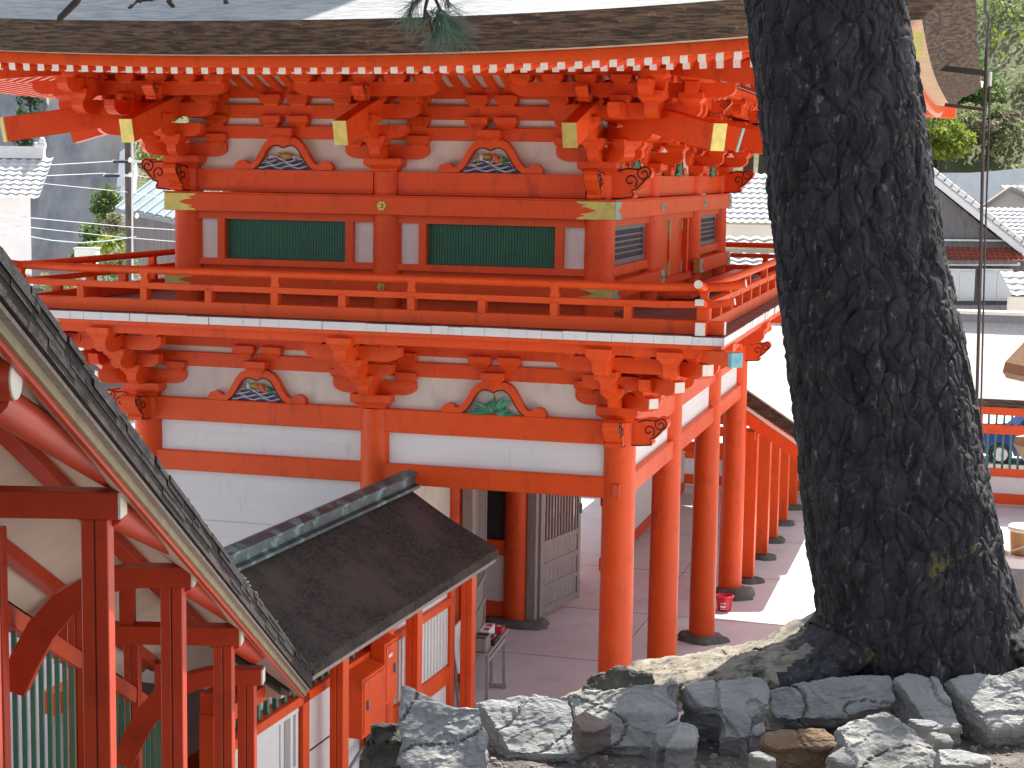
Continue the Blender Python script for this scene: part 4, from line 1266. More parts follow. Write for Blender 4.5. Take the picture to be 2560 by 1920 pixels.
# far wall of the corridor
def wq2(t0, t1, z0, z1, th, name, m): 
    return MB().beam(Q(t0, -WO, (z0 + z1) / 2), Q(t1, -WO, (z0 + z1) / 2), th, z1 - z0).build(name, m, corr)
wq2(.2, 6.9, 2.70, 2.90, .16, "wall_head", 'red'); wq2(.2, 6.9, .10, .34, .18, "sill_beam", 'red'); wq2(.2, 6.9, .34, 2.70, .04, "wall_board", 'white'); wq2(.2, 6.9, 1.3, 1.5, .12, "rail", 'red')
MB().beam(Q(.2, 0, .06), Q(6.9, 0, .06), 1.4, .08).build("floor", 'floorwood', corr)

# ---- red utility cabinets on the corridor wall
def cabinet(t0, t1, z0, z1, dp, label, slope=.05):
    c = (t0 + t1) / 2
    th = thing("utility_cabinet", tuple(Q(c, WO + .08, z0)), label, "cabinet", "red cabinets on the corridor wall")
    a = [(WO + .08, z0), (WO + .08 + dp, z0), (WO + .08 + dp, z1 - slope), (WO + .08, z1)]
    pa = [Q(t0, o, z) for o, z in a]; pb = [Q(t1, o, z) for o, z in a]
    mb = MB(); mb.add(pa + pb, [(0, 4, 5, 1), (1, 5, 6, 2), (2, 6, 7, 3), (3, 7, 4, 0), (0, 1, 2, 3), (7, 6, 5, 4)])
    mb.build("body", 'red', th, .006)
    MB().beam(Q(t0 + .03, WO + .085 + dp, (z0 + z1) / 2 - .02), Q(t1 - .03, WO + .085 + dp, (z0 + z1) / 2 - .02), .012, z1 - z0 - .12).build("door", 'red', th, .003)
    MB().cbox(Q(t1 - .10 if t1 - t0 > .5 else t0 + .12, WO + .10 + dp, (z0 + z1) / 2), .03, .03, .10).build("handle", 'greymetal', th)
    if t1 - t0 < .6: MB().cbox(Q((t0 + t1) / 2 + .05, WO + .094 + dp, z1 - .20), .004, .12, .035).build("name_plate", 'white', th)
cabinet(2.92, 3.56, 1.60, 2.30, .20, "wide red electric cabinet with sloping top on the corridor wall")
cabinet(2.52, 2.88, 1.76, 2.50, .17, "narrow taller red cabinet with white name plate beside the wide one")
pp = thing("cable_pipes", tuple(Q(2.9, WO + .12, 0)), "black cable pipes running down below the red cabinets", "pipe")
for k_, (t, r) in enumerate(((2.70, .03), (2.78, .022), (3.02, .035))):
    MB().tube([Q(t, WO + .14, 1.66), Q(t + .02, WO + .14, .9), Q(t - .02, WO + .15, .3), Q(t, WO + .14, .0)], r, 8).build("pipe", 'black', pp)
MB().tube([Q(3.6, WO + .13, 1.25), Q(3.3, WO + .13, 1.35), Q(3.02, WO + .14, 1.4)], .02, 8).build("pipe", 'greymetal', pp)
MB().cbox(Q(2.88, WO + .10, 1.42), .06, .16, .26).build("meter_box", 'endwhite', pp)

# ================================================================== COURTYARD PROPS
M['pail'] = mat("red_plastic", (0.55, 0.012, 0.03), (0.50, 0.010, 0.03), 5, 0.35, 0)
M['paper'] = mat("white_paper", (0.78, 0.77, 0.75), rough=.7)
M['greywood'] = mat("pale_grey_table_wood", (0.40, 0.36, 0.34), (0.30, 0.27, 0.26), 8, 0.7, 0.1, 20, (1, 6, 1), dist=.01)
tb = thing("offering_table", (-2.45, 2.5, 0), "narrow grey wooden table with charm boxes beside the corridor's end post", "table")
tx, ty, tl, tw, thh = -2.41, 2.77, 1.42, .27, .86
UA = Vector((-.07, .9976, 0)); UB = Vector((.9976, .07, 0))
def T(a, b, z): return Vector((tx, ty, 0)) + UA * a + UB * b + Z3 * z
MB().beam(T(-tl / 2, 0, thh), T(tl / 2, 0, thh), tw, .035).build("tabletop", 'greywood', tb, .004)
for a in (-tl / 2 + .1, tl / 2 - .12):
    for b in (-tw / 2 + .04, tw / 2 - .04): MB().beam(T(a, b, 0), T(a, b, thh - .018), .045, .045, up=UA).build("leg", 'greywood', tb, .003)
    MB().beam(T(a, -tw / 2, .03), T(a, tw / 2, .03), .06, .05).build("foot", 'greywood', tb)
for b in (-tw / 2 + .04, tw / 2 - .04): MB().beam(T(-tl / 2 + .1, b, .74), T(tl / 2 - .12, b, .74), .03, .06).build("apron", 'greywood', tb)
def tray(a, b, la, lb, h, m, label, insert=None, n=0, nm="charm_box"):
    t_ = thing(nm, tuple(T(a, b, thh + .02)), label, "box", "boxes on the offering table")
    z0 = thh + .019
    mb = MB().beam(T(a - la / 2, b, z0 + .008), T(a + la / 2, b, z0 + .008), lb, .016)
    for bb in (-lb / 2 + .008, lb / 2 - .008): mb.beam(T(a - la / 2, b + bb, z0 + h / 2), T(a + la / 2, b + bb, z0 + h / 2), .016, h)
    for aa in (-la / 2 + .008, la / 2 - .008): mb.beam(T(a + aa, b - lb / 2 + .017, z0 + h / 2), T(a + aa, b + lb / 2 - .017, z0 + h / 2), .016, h)
    mb.build("box", m, t_)
    for i in range(n):
        q = T(a - la / 2 + la * (i + .5) / n, b, z0 + h * .55)
        MB().beam(q - UB * (lb / 2 - .03), q + UB * (lb / 2 - .03), la / n * .75, h * .8).build("charm_stack", insert[i % len(insert)], t_)
tray(-.50, -.02, .34, .20, .20, 'bare', "dark wooden slip box at the near end of the grey table", ['dark', 'greymetal'], 3)
tray(.06, -.055, .46, .13, .17, 'paper', "white and pink charm box in the middle of the grey table", ['paper', 'pail', 'paper', 'pail'], 4)
tray(-.10, .075, .36, .10, .08, 'dark', "small dark tray of red charms on the courtyard side of the grey table", ['pail', 'pail', 'cv_white'], 3)
tray(.44, .03, .24, .14, .09, 'pail', "little red box at the far end of the grey table", ['pail', 'cv_white'], 2)
nb = thing("notice_board", (-2.72, 1.75, 0), "white paper notice leaning beside the grey table", "sign")
MB().prism([(-.30, 0), (.30, 0), (.30, .62), (-.30, .62)], (-2.62, 2.15, .62), UA, Vector((-.18, 0, .98)).normalized(), Vector((.98, .07, .18)).normalized(), .02).build("paper_sheet", 'paper', nb)
MB().beam((-2.62, 1.98, 0), (-2.74, 1.98, 1.2), .03, .03).beam((-2.64, 2.35, 0), (-2.76, 2.35, 1.2), .03, .03).build("stand", 'bare', nb)

bk = thing("fire_bucket", (.08, 8.98, 0), "small red plastic bucket with white lettering against a foundation stone", "bucket")
mb = MB(); lathe(mb, (.08, 8.98, 0.0), [(.115, 0), (.120, .02), (.150, .25), (.162, .255), (.165, .275), (.148, .275), (.142, .255), (.112, .03), (0.0, .03)], 22)
mb.build("body", 'pail', bk)
MB().tube([Vector((.08 + .160 * cos(t), 8.98 + .02, .262 - .10 * sin(t) * .0 + .0)) + Vector((0, -.10 * sin(t), -.05 * sin(t))) for t in [pi * i / 12 for i in range(13)]], .006, 6).build("handle", 'pail', bk)
def bfont(txt, size, loc, rot, m, par, name="lettering", ext=.002):
    cu = bpy.data.curves.new(name, 'FONT'); cu.body = txt; cu.size = size; cu.extrude = ext; cu.align_x = 'CENTER'; cu.align_y = 'CENTER'
    o = bpy.data.objects.new(name, cu); COL.objects.link(o); me = bpy.data.meshes.new_from_object(o)
    bpy.data.objects.remove(o); o = bpy.data.objects.new(name, me); COL.objects.link(o)
    me.materials.append(M[m]); o.location = Vector(loc) - par.location; o.rotation_euler = rot; o.parent = par
    return o
mb = MB()
for i, (a, z, w_, h_) in enumerate(((-.38, .155, .030, .012), (-.14, .155, .018, .010), (.10, .155, .032, .030), (-.42, .095, .030, .036), (-.16, .095, .034, .034), (.08, .095, .034, .036), (-.16, .055, .09, .010))):
    an = -pi / 2 + a * .9 + .1; r = .124 + z * .105
    c = Vector((.08 + r * cos(an), 8.98 + r * sin(an), z)); t_ = Vector((-sin(an), cos(an), 0))
    mb.beam(c - t_ * w_ / 2, c + t_ * w_ / 2, .006, h_)
mb.build("lettering", 'paper', bk)

# ================================================================== GALLERIES BEYOND THE GATE
rg = thing("rear_gallery", (-.8, 14, 0), "vermilion side gallery on square posts with pale sunlit roof behind the gate", "gallery")
def gable_roof_y(y0, y1, xr, zr_, xe, slope, par, m='barkpale'):
    ze_ = zr_ - (xe - xr) * slope; xl = xr - (xe - xr)
    mb = MB(); prof = [(xl, ze_), (xr, zr_), (xe, ze_), (xe, ze_ - .26), (xr, zr_ - .30), (xl, ze_ - .26)]
    mb.prism(prof[::-1], (0, (y0 + y1) / 2, 0), X3, Z3, -Y3, y1 - y0)
    r_ = mb.build("roof", [m], par)
    for yy, t in ((y0 - .012, .02), (y1 + .012, .02)):
        MB().prism([(xl, ze_ - .27), (xr, zr_ - .31), (xe, ze_ - .27), (xe, ze_ - .035), (xr, zr_ - .035), (xl, ze_ - .035)], (0, yy, 0), X3, Z3, -Y3, t).build("verge_bark", 'barkedge', r_)
        MB().prism([(xl + .05, ze_ - .34), (xr, zr_ - .38), (xe - .05, ze_ - .34), (xe - .05, ze_ - .275), (xr, zr_ - .315), (xl + .05, ze_ - .275)], (0, yy, 0), X3, Z3, -Y3, t * 2).build("verge_board", 'endwhite', r_)
        MB().prism([(xl + .1, ze_ - .58), (xr, zr_ - .66), (xe - .1, ze_ - .58), (xe - .1, ze_ - .345), (xr, zr_ - .385), (xl + .1, ze_ - .345)], (0, yy, 0), X3, Z3, -Y3, t).build("barge_board", 'red', r_)
    return r_
gable_roof_y(10.85, 13.5, -1.2, 4.52, 1.35, .635, rg)
gable_roof_y(13.55, 20.3, -1.2, 4.16, 1.35, .635, rg)
for k_, y in enumerate((11.3, 13.4, 15.05, 16.9, 18.8)):
    MB().cbox((.17, y, 1.46), .24, .24, 2.72).build("post", 'red', rg, .008)
    o = stone_mesh(.20, y - .03, .27, .24, .09, 70 + k_).build("foundation_stone", 'stone')
    tag(o, ["flat foundation stone under the first square gallery post behind the gate", "flat foundation stone under the second square gallery post", "flat foundation stone under the third square gallery post", "flat foundation stone under the fourth square gallery post", "flat foundation stone under the fifth, farthest square gallery post"][k_], "stone", "foundation stones under the rear gallery posts")
    MB().beam((-2.6, y, 2.5), (.25, y, 2.5), .14, .18).build("cross_beam", 'red', rg, .006)
MB().beam((.17, 11.0, 2.80), (.17, 19.9, 2.80), .18, .18).build("eave_beam", 'red', rg, .006)
MB().box(-2.6, -2.5, 11, 19.8, .3, 2.7).build("wall_board", 'white', rg)
MB().box(-2.62, -2.48, 11, 19.8, .06, .3).build("sill_beam", 'red', rg)
MB().box(-2.62, -2.48, 11, 19.8, 1.3, 1.5).build("rail", 'red', rg)

fg_ = thing("far_gallery", (5, 21.6, 0), "long vermilion gallery across the courtyard with green window bars and white sunlit roof", "gallery")
FY = 20.8
def fx(x0, x1, z0, z1, t, name, m, y=FY, bv=0): return MB().box(x0, x1, y - t / 2, y + t / 2, z0, z1).build(name, m, fg_, bv)
fx(-6, 14, .06, .30, .16, "sill_beam", 'red', bv=.006)
fx(-6, 14, .30, .70, .05, "wall_board", 'white'); fx(-6, 14, .70, .90, .16, "rail", 'red', bv=.006)
fx(-6, 14, 1.70, 1.92, .17, "rail", 'red', y=FY - .02, bv=.006); fx(-6, 14, 2.14, 2.36, .16, "wall_head", 'red', bv=.006)
for i in range(9):
    x = -5.85 + i * 2.52
    MB().cbox((x, FY, 1.2), .18, .19, 2.3).build("post", 'red', fg_, .006)
    MB().cbox((x - .1, FY - .12, 2.24), .13, .05, .12).build("post_cap", 'endwhite', fg_)
    if i < 8:
        mb = MB(); mw = MB()
        for k_ in range(13):
            mb.cbox((x + .22 + 2.08 * k_ / 12, FY, 1.52), .055, .05, 1.24); mw.cbox((x + .22 + 2.08 * (k_ + .5) / 12, FY - .03, .945), .12, .10, .09)
        mb.build("window_lattice", 'greenbar', fg_); mw.build("lattice_foot", 'endwhite', fg_)
mb = MB(); mb.prism([(19.9, 2.44), (22.6, 4.02), (25.3, 2.44), (25.3, 2.62), (22.6, 4.24), (19.9, 2.62)], (4, 0, 0), Y3, Z3, X3, 22)
froof = mb.build("roof", 'barkpale', fg_)
MB().box(-7, 15, 19.885, 19.9, 2.43, 2.61).build("eave_bark", 'barkedge', froof)
MB().box(-7.1, 15.1, 22.44, 22.76, 4.0, 4.34).build("roof_ridge", 'greymetal', froof)
MB().box(-7.1, 15.1, 22.36, 22.84, 4.342, 4.42).build("ridge_cap", 'endwhite', froof)
MB().box(-7.1, 15.1, 25.0, 25.1, .0, 2.4).build("back_wall", 'white', fg_) if False else None
# ================================================================== PINE, TERRACE, ROCKS
def PX(x, y, d): # photo position (2560 wide) at a given depth -> world point; used to set out what stands in the distance
    return CAM + (_fw + _r * ((x - 1280) / 4303.27) + _u * ((960 - y) / 4303.27)) * d
def PZ(x, y, z):
    r_ = _fw + _r * ((x - 1280) / 4303.27) + _u * ((960 - y) / 4303.27)
    return CAM + r_ * ((z - CAM.z) / r_.z)
M['dirt'] = mat("reddish_hill_dirt", (0.15, 0.125, 0.11), (0.09, 0.078, 0.072), 9, 0.95, 0.7, 50, c3=(0.22, 0.19, 0.17), scale3=4, lo3=.55, hi3=.7, dist=.03)
M['rock'] = mat("blue_grey_slate_rock", (0.33, 0.33, 0.32), (0.22, 0.223, 0.22), 5, 0.85, 0.7, 45, (1, 1, 2.2), c3=(0.36, 0.345, 0.31), scale3=2.2, lo3=.42, hi3=.85, dist=.02)
M['rockred'] = mat("rusty_orange_rock", (0.24, 0.15, 0.085), (0.15, 0.095, 0.06), 8, 0.85, 0.6, 45, c3=(0.30, 0.20, 0.11), scale3=6, lo3=.5, hi3=.7, dist=.02)
M['rockpink'] = mat("pinkish_rock", (0.27, 0.20, 0.165), (0.20, 0.15, 0.13), 8, 0.85, 0.6, 45, dist=.02)
M['rocklight'] = mat("pale_grey_rock", (0.34, 0.33, 0.305), (0.23, 0.227, 0.21), 5, 0.85, 0.7, 45, c3=(0.17, 0.155, 0.13), scale3=4, lo3=.5, hi3=.85, dist=.02)
M['rockdark'] = mat("mossy_dark_rock", (0.06, 0.058, 0.048), (0.11, 0.10, 0.075), 14, 0.9, 0.8, 40, c3=(0.20, 0.18, 0.11), scale3=9, lo3=.58, hi3=.7, dist=.03)

# terrace block the camera stands on (top about 5.7 m above the courtyard)
def terr_h(x, y):
    return 5.615 + .10 * max(0, (-15.2 - y)) * .25 + 0.02 * noise.noise((x * 1.3, y * 1.3, .3)) + .018 * noise.noise((x * 5, y * 5, 1.3)) + .010 * noise.noise((x * 14, y * 14, 4.3))
def edge_far(x): return -14.92 + .45 * (x - 2.34) + .04 * noise.noise((x * 2, 0, 5)) + 1.0 * min(1, max(0, (x - 3.35) / .5))
tm = MB(); XA = 1.98; nx, ny = 130, 90
def leftx(y): return 2.30 + .26 * min(1, max(0, (-14.6 - y) / .9)) + (max(0, -15.5 - y) * .05)
rows = []
for j in range(ny + 1):
    v = j / ny; row = []
    for i in range(nx + 1):
        u_ = i / nx
        yy0 = -21.5; x = 2.0 + (7.6 - 2.0) * u_ ** 1.2
        y = yy0 + (edge_far(x) - yy0) * (v ** .7)
        x2 = leftx(y) + (x - 2.0) * (7.6 - leftx(y)) / 5.6
        row.append((x2, y, terr_h(x2, y)))
    rows.append(row)
tm.grid(rows, flip=False)
# walls going down to the courtyard
def skirt(edge, out):
    r2 = [edge]
    for k_, zz in enumerate((4.6, 3.2, 1.6, -.1)):
        r2.append([(p[0] + out[0] * (.10 * (k_ + 1)), p[1] + out[1] * (.10 * (k_ + 1)), zz) for p in edge])
    return r2
tm.grid(skirt([r_[0] for r_ in rows], (-1, 0)), flip=False, mi=1)
tm.grid(skirt(rows[-1], (0, 1)), flip=True, mi=1)
tag(tm.build("hill_terrace", ['dirt', 'rockdark']), kind="structure")

# --- rocks: traced outlines laid on a tilted plane, given thickness, then weathered
def rock(name, pts, d0, tilt, thick, m, label, seed, rough=.010, vox=.0085, group="stones edging the terrace"):
    # pts: outline of the visible face; d0: depth of its lowest point; tilt: how far the face leans back (degrees from vertical)
    rnd = random.Random(seed)
    yb = max(p[1] for p in pts); xb = sum(p[0] for p in pts) / len(pts)
    base = PX(xb, yb, d0)
    back = Vector((_fw.x, _fw.y, 0)).normalized(); right = Vector((_r.x, _r.y, 0)).normalized()
    upv = (Z3 * cos(R_(tilt)) + back * sin(R_(tilt))).normalized(); nrm = upv.cross(right).normalized()
    if nrm.dot(_fw) > 0: nrm = -nrm
    W = []
    for x, y in pts:
        r_ = _fw + _r * ((x - 1280) / 4303.27) + _u * ((960 - y) / 4303.27)
        t = (base - CAM).dot(nrm) / r_.dot(nrm)
        W.append(CAM + r_ * t)
    c = sum(W, Vector()) / len(W)
    bm = bmesh.new()
    f0 = [bm.verts.new(c + (p - c) * 1.0 + nrm * .006) for p in W]
    f1 = [bm.verts.new(c + (p - c) * 1.045 - nrm * .03) for p in W]
    f2 = [bm.verts.new(c + (p - c) * 1.05 - nrm * thick - Z3 * .05) for p in W]
    n = len(W)
    bm.faces.new(f0); bm.faces.new(f2[::-1])
    for A, B in ((f0, f1), (f1, f2)):
        for i in range(n): bm.faces.new((A[i], B[i], B[(i + 1) % n], A[(i + 1) % n]))
    bmesh.ops.recalc_face_normals(bm, faces=bm.faces[:])
    bmesh.ops.triangulate(bm, faces=bm.faces[:])
    me = bpy.data.meshes.new(name); bm.to_mesh(me); bm.free()
    o = bpy.data.objects.new(name, me); COL.objects.link(o)
    md = o.modifiers.new("r", 'REMESH'); md.mode = 'VOXEL'; md.voxel_size = vox
    dg = bpy.context.evaluated_depsgraph_get()
    m2 = bpy.data.meshes.new_from_object(o.evaluated_get(dg))
    o.modifiers.clear(); o.data = m2; bpy.data.meshes.remove(me)
    off = Vector((seed * 3.1, seed * 1.7, seed * 2.3))
    m2.update()
    nv = [v.normal.copy() for v in m2.vertices]
    for i, v in enumerate(m2.vertices):
        p = v.co + off
        a = noise.fractal(p * 7, .8, 2.1, 4) * rough * .9
        q = Vector((p.x * 5, p.y * 5, p.z * 11)); d_, _ = noise.voronoi(q)
        b = (d_[1] - d_[0]); b = (min(b, .5) - .25) * rough * 1.6
        st = noise.noise(Vector((p.x * 2, p.y * 2, p.z * 26))) * rough * .5 + math.floor(noise.noise(Vector((p.x * 6, p.y * 6, p.z * 13))) * 4) / 4 * rough * 1.5 - (rough * 1.3 if abs(noise.noise(Vector((p.x * 4.3, p.y * 4.3, p.z * 7 + 9)))) < .018 else 0)
        v.co = v.co + nv[i] * (a + b + st + noise.fractal(p * 34, .9, 2, 3) * rough * .32)
    m2.materials.clear(); m2.materials.append(M[m])
    m2.polygons.foreach_set("use_smooth", [False] * len(m2.polygons)); m2.update()
    tag(o, label, "rock", group)
    # origin at its own place
    ctr = c.copy()
    m2.transform(Matrix.Translation(-ctr)); o.location = ctr
    return o
rock("edge_stone", [(1010, 1712), (1030, 1716), (1085, 1752), (1120, 1765), (1195, 1768), (1210, 1800), (1212, 1850), (1208, 1900), (1215, 1925), (1190, 1960), (1025, 1960), (1012, 1880), (1003, 1790)], 5.45, 38, .22, 'rock', "large pointed slate block at the left end of the terrace edge", 1, .012)
rock("edge_stone", [(1196, 1756), (1260, 1745), (1330, 1740), (1425, 1735), (1432, 1790), (1448, 1840), (1464, 1875), (1440, 1888), (1350, 1888), (1272, 1882), (1240, 1830), (1218, 1790)], 5.75, 50, .2, 'rock', "broad smooth grey slab second from the left along the terrace edge", 2, .009)
rock("edge_stone", [(1420, 1735), (1480, 1725), (1560, 1716), (1640, 1704), (1690, 1702), (1688, 1740), (1690, 1790), (1650, 1830), (1632, 1872), (1560, 1868), (1500, 1858), (1470, 1830), (1440, 1790)], 5.8, 46, .22, 'rocklight', "long ledged pale stone with a horizontal crack behind the pinkish rock", 3, .012)
rock("loose_rock", [(1428, 1792), (1462, 1776), (1500, 1790), (1532, 1810), (1505, 1828), (1480, 1834), (1450, 1830)], 5.68, 40, .07, 'rockpink', "pinkish tan wedge of rock leaning on the ledged pale stone", 4, .005, .008)
rock("loose_rock", [(1632, 1842), (1640, 1815), (1690, 1795), (1740, 1812), (1745, 1840), (1735, 1862), (1680, 1868), (1645, 1872)], 5.62, 42, .08, 'rocklight', "pale lit flaky rock left of the T-shaped stone", 5, .008, .009)
rock("edge_stone", [(1712, 1712), (1760, 1704), (1900, 1694), (1922, 1712), (1920, 1760), (1876, 1790), (1872, 1840), (1860, 1848), (1808, 1845), (1806, 1795), (1795, 1772), (1755, 1765), (1730, 1745)], 5.8, 44, .2, 'rocklight', "T-shaped pale stone with dark notches below its shoulders", 6, .008)
rock("edge_stone", [(1925, 1720), (2000, 1705), (2110, 1692), (2220, 1688), (2232, 1710), (2236, 1752), (2225, 1770), (2120, 1790), (2010, 1800), (1940, 1795), (1922, 1770)], 6.05, 26, .2, 'rock', "long dark grey horizontal stone in front of the pine root", 7, .011)
rock("edge_stone", [(2235, 1696), (2270, 1684), (2352, 1690), (2365, 1730), (2390, 1780), (2412, 1818), (2370, 1822), (2310, 1810), (2290, 1775), (2262, 1730)], 5.95, 46, .16, 'rock', "wedge-shaped grey stone below the trunk with shards at its left", 8, .008)
rock("edge_stone", [(2365, 1694), (2440, 1680), (2500, 1682), (2560, 1668), (2640, 1665), (2640, 1815), (2560, 1818), (2480, 1828), (2450, 1790), (2430, 1760), (2395, 1730)], 5.95, 46, .2, 'rock', "large flat grey stone at the right end of the terrace edge", 9, .010)
rock("loose_rock", [(2095, 1820), (2130, 1800), (2205, 1776), (2240, 1790), (2290, 1825), (2340, 1858), (2345, 1900), (2340, 1960), (2150, 1960), (2140, 1900), (2115, 1860)], 5.35, 52, .18, 'rocklight', "big pale pitted boulder lying in front of the right edge stones", 10, .016)
rock("loose_rock", [(1908, 1862), (1912, 1832), (1950, 1820), (2060, 1822), (2085, 1845), (2100, 1866), (2060, 1876), (1990, 1872), (1940, 1878)], 5.55, 42, .08, 'rockred', "rusty orange loaf-shaped rock below the long grey stone", 11, .006, .009)
rock("loose_rock", [(2066, 1892), (2110, 1864), (2140, 1872), (2148, 1900), (2140, 1918), (2100, 1914)], 5.3, 50, .06, 'rocklight', "small pale chunk at the left foot of the pitted boulder", 12, .006, .009)
rock("loose_rock", [(2342, 1872), (2400, 1874), (2480, 1896), (2470, 1912), (2420, 1918), (2350, 1916)], 5.3, 62, .05, 'rock', "flat blue-grey slab right of the pitted boulder", 13, .004, .009)
rock("loose_rock", [(1872, 1884), (1900, 1880), (1945, 1902), (1925, 1908), (1885, 1896)], 5.35, 66, .025, 'rocklight', "thin white flake lying on the dirt below the orange rock", 14, .002, .006)
rock("loose_rock", [(1882, 1815), (1908, 1803), (1916, 1830), (1892, 1842), (1880, 1836)], 5.7, 36, .05, 'rock', "small upright grey stone wedged between the T-shaped and the orange rock", 15, .004, .007)
rock("loose_rock", [(2275, 1795), (2330, 1800), (2365, 1815), (2350, 1826), (2300, 1818), (2268, 1802)], 5.75, 55, .04, 'rock', "flat shard under the wedge-shaped stone", 16, .003, .007)
rock("loose_rock", [(2320, 1832), (2370, 1836), (2385, 1858), (2360, 1862), (2335, 1848)], 5.5, 60, .04, 'rocklight', "small pale shard between the pitted boulder and the flat slab", 17, .003, .007)
rock("loose_rock", [(1700, 1812), (1742, 1830), (1740, 1868), (1700, 1876), (1660, 1870)], 5.5, 60, .05, 'rocklight', "low flat lit stone below the pale flaky rock", 18, .004, .008)
rock("mossy_boulder", [(1456, 1718), (1465, 1690), (1500, 1676), (1545, 1672), (1590, 1678), (1625, 1690), (1640, 1702), (1600, 1722), (1480, 1730)], 6.02, 30, .2, 'rockdark', "dark mossy boulder behind the stones, before the gate's corner column", 19, .014)
rock("wall_stone", [(925, 1812), (1000, 1806), (1006, 1880), (1010, 1990), (930, 1990), (905, 1880)], 6.1, 15, .4, 'rockdark', "grass-streaked wall stone below the pointed block at the left", 20, .016, .014)
# pebbles and pine litter
pb = MB(); rnd = random.Random(77)
for i in range(900):
    x = rnd.uniform(1200, 2600); y = 1800 + 160 * rnd.random() ** .6
    p = PZ(x, y, 5.63); r_ = rnd.choice((.002, .003, .003, .004, .005, .006, .010)) * rnd.uniform(.7, 1.4)
    p.z = terr_h(p.x, p.y) + r_ * .3
    a = rnd.uniform(0, 3.1)
    vs = []
    for k_ in range(6):
        t = k_ * pi / 3 + a; vs.append((p.x + r_ * 1.4 * cos(t) * rnd.uniform(.7, 1.2), p.y + r_ * 1.1 * sin(t) * rnd.uniform(.7, 1.2), p.z - r_ * .5))
    vs += [(v[0] * .6 + p.x * .4, v[1] * .6 + p.y * .4, p.z + r_ * rnd.uniform(.3, .7)) for v in vs[:6]]
    pb.add(vs, [(k_, (k_ + 1) % 6, 6 + (k_ + 1) % 6, 6 + k_) for k_ in range(6)] + [[6, 7, 8, 9, 10, 11]], rnd.choice((0, 0, 1)))
tag(pb.build("gravel", ['rockpink', 'rocklight']), kind="stuff")
nl = MB()
for i in range(900):
    x = rnd.uniform(1250, 2600); y = 1760 + 170 * rnd.random()
    p = PZ(x, y, 5.63); p.z = terr_h(p.x, p.y) + .004
    a = rnd.uniform(0, 6.28); L = rnd.uniform(.03, .07); d = Vector((cos(a), sin(a), rnd.uniform(-.05, .1))) * L; s_ = Vector((-sin(a), cos(a), 0)) * .0012
    nl.add([p - s_, p + s_, p + d + s_ * .4, p + d - s_ * .4], [(0, 1, 2, 3)])
M['litter'] = mat("dry_needle_litter", (0.16, 0.09, 0.045), rough=.9)
tag(nl.build("needle_litter", 'litter'), kind="stuff")

# --- pine
M['pinebark'] = mat("black_pine_bark", (0.011, 0.010, 0.011), (0.040, 0.036, 0.039), 18, 0.85, 0.7, 90, (1, 1, .45), dist=.008, lo=.40, hi=.66)
# lichen and moss in patches of their own
add_patch(M['pinebark'], (0.19, 0.195, 0.192), 40, .575, .70, (1, 1, .4))
add_patch(M['pinebark'], (0.042, 0.043, 0.047), 9, .58, .76, (1, 1, .5))
add_patch(M['pinebark'], (0.15, 0.125, 0.04), 5.5, .625, .68)
M['rootlit'] = mat("sunlit_tan_root_bark", (0.16, 0.14, 0.105), (0.30, 0.265, 0.205), 18, 0.9, 0.8, 80, c3=(0.055, 0.048, 0.040), scale3=20, lo3=.50, hi3=.64, dist=.012)  # tan bark made paler, so the sunlight on the root sits in the colour
M['needle'] = mat("pine_needle", (0.035, 0.075, 0.038), (0.06, 0.10, 0.05), 8, 0.6)
M['twig'] = mat("pine_twig", (0.05, 0.035, 0.026), (0.09, 0.065, 0.05), 20, 0.9, 0.3, 40)
pine = thing("pine_tree", (4.05, -14.0, 5.6), "leaning old pine with thick dark scaly trunk standing behind the edge stones", "tree")
AX = [(5.35, 4.16, -13.84, .47, .43), (5.62, 4.12, -13.88, .425, .40), (5.87, 4.055, -13.94, .392, .38), (6.17, 3.975, -13.98, .365, .36), (6.46, 3.915, -13.97, .355, .35), (6.91, 3.83, -13.94, .338, .335), (7.34, 3.745, -13.9, .318, .315), (7.78, 3.675, -13.87, .306, .305), (8.23, 3.585, -13.83, .302, .30), (9.0, 3.45, -13.75, .29, .29), (10.5, 3.25, -13.5, .25, .25), (12.5, 3.4, -13.0, .20, .20), (15.0, 3.9, -12.4, .12, .12), (17.5, 4.2, -12.0, .03, .03)]
def axp(z):
    for a, b in zip(AX[:-1], AX[1:]):
        if a[0] <= z <= b[0]:
            t = (z - a[0]) / (b[0] - a[0]); t2 = t
            return [a[k_] + (b[k_] - a[k_]) * t2 for k_ in range(1, 5)]
    return AX[-1][1:]
def bark(p, rr):
    # flat scaly plates parted by narrow cracks, each flake at a level of its own
    w_ = noise.noise_vector(p * 4) * .05 + noise.noise_vector(p * 14) * .018
    q = Vector(((p.x + w_.x) * 14, (p.y + w_.y) * 14, (p.z + w_.z) * 6.5))
    d_, c_ = noise.voronoi(q)
    e = min((d_[1] - d_[0]) / .13, 1.0)
    q2 = Vector(((p.x + w_.y) * 36, (p.y + w_.x) * 36, (p.z + w_.z) * 19)); d2, c2 = noise.voronoi(q2)
    e2 = min((d2[1] - d2[0]) / .16, 1.0)
    l1 = noise.cell(c_[0] * 3.7); l2 = noise.cell(c2[0] * 5.1)
    fz_ = abs(noise.noise(Vector((p.x * 8 + w_.x * 14, p.y * 8 + w_.y * 14, p.z * 1.4))))
    return (e * (2 - e)) * .012 + l1 * .006 + e2 * .0025 + l2 * .004 + min(fz_, .08) / .08 * .012 + noise.fractal(p * 60, .9, 2, 3) * .0015 + noise.noise(p * 2.2) * .008 - .030
tr = MB(); NA = 460; zs = [5.35 + (8.75 - 5.35) * i / 560 for i in range(561)]
rows = []
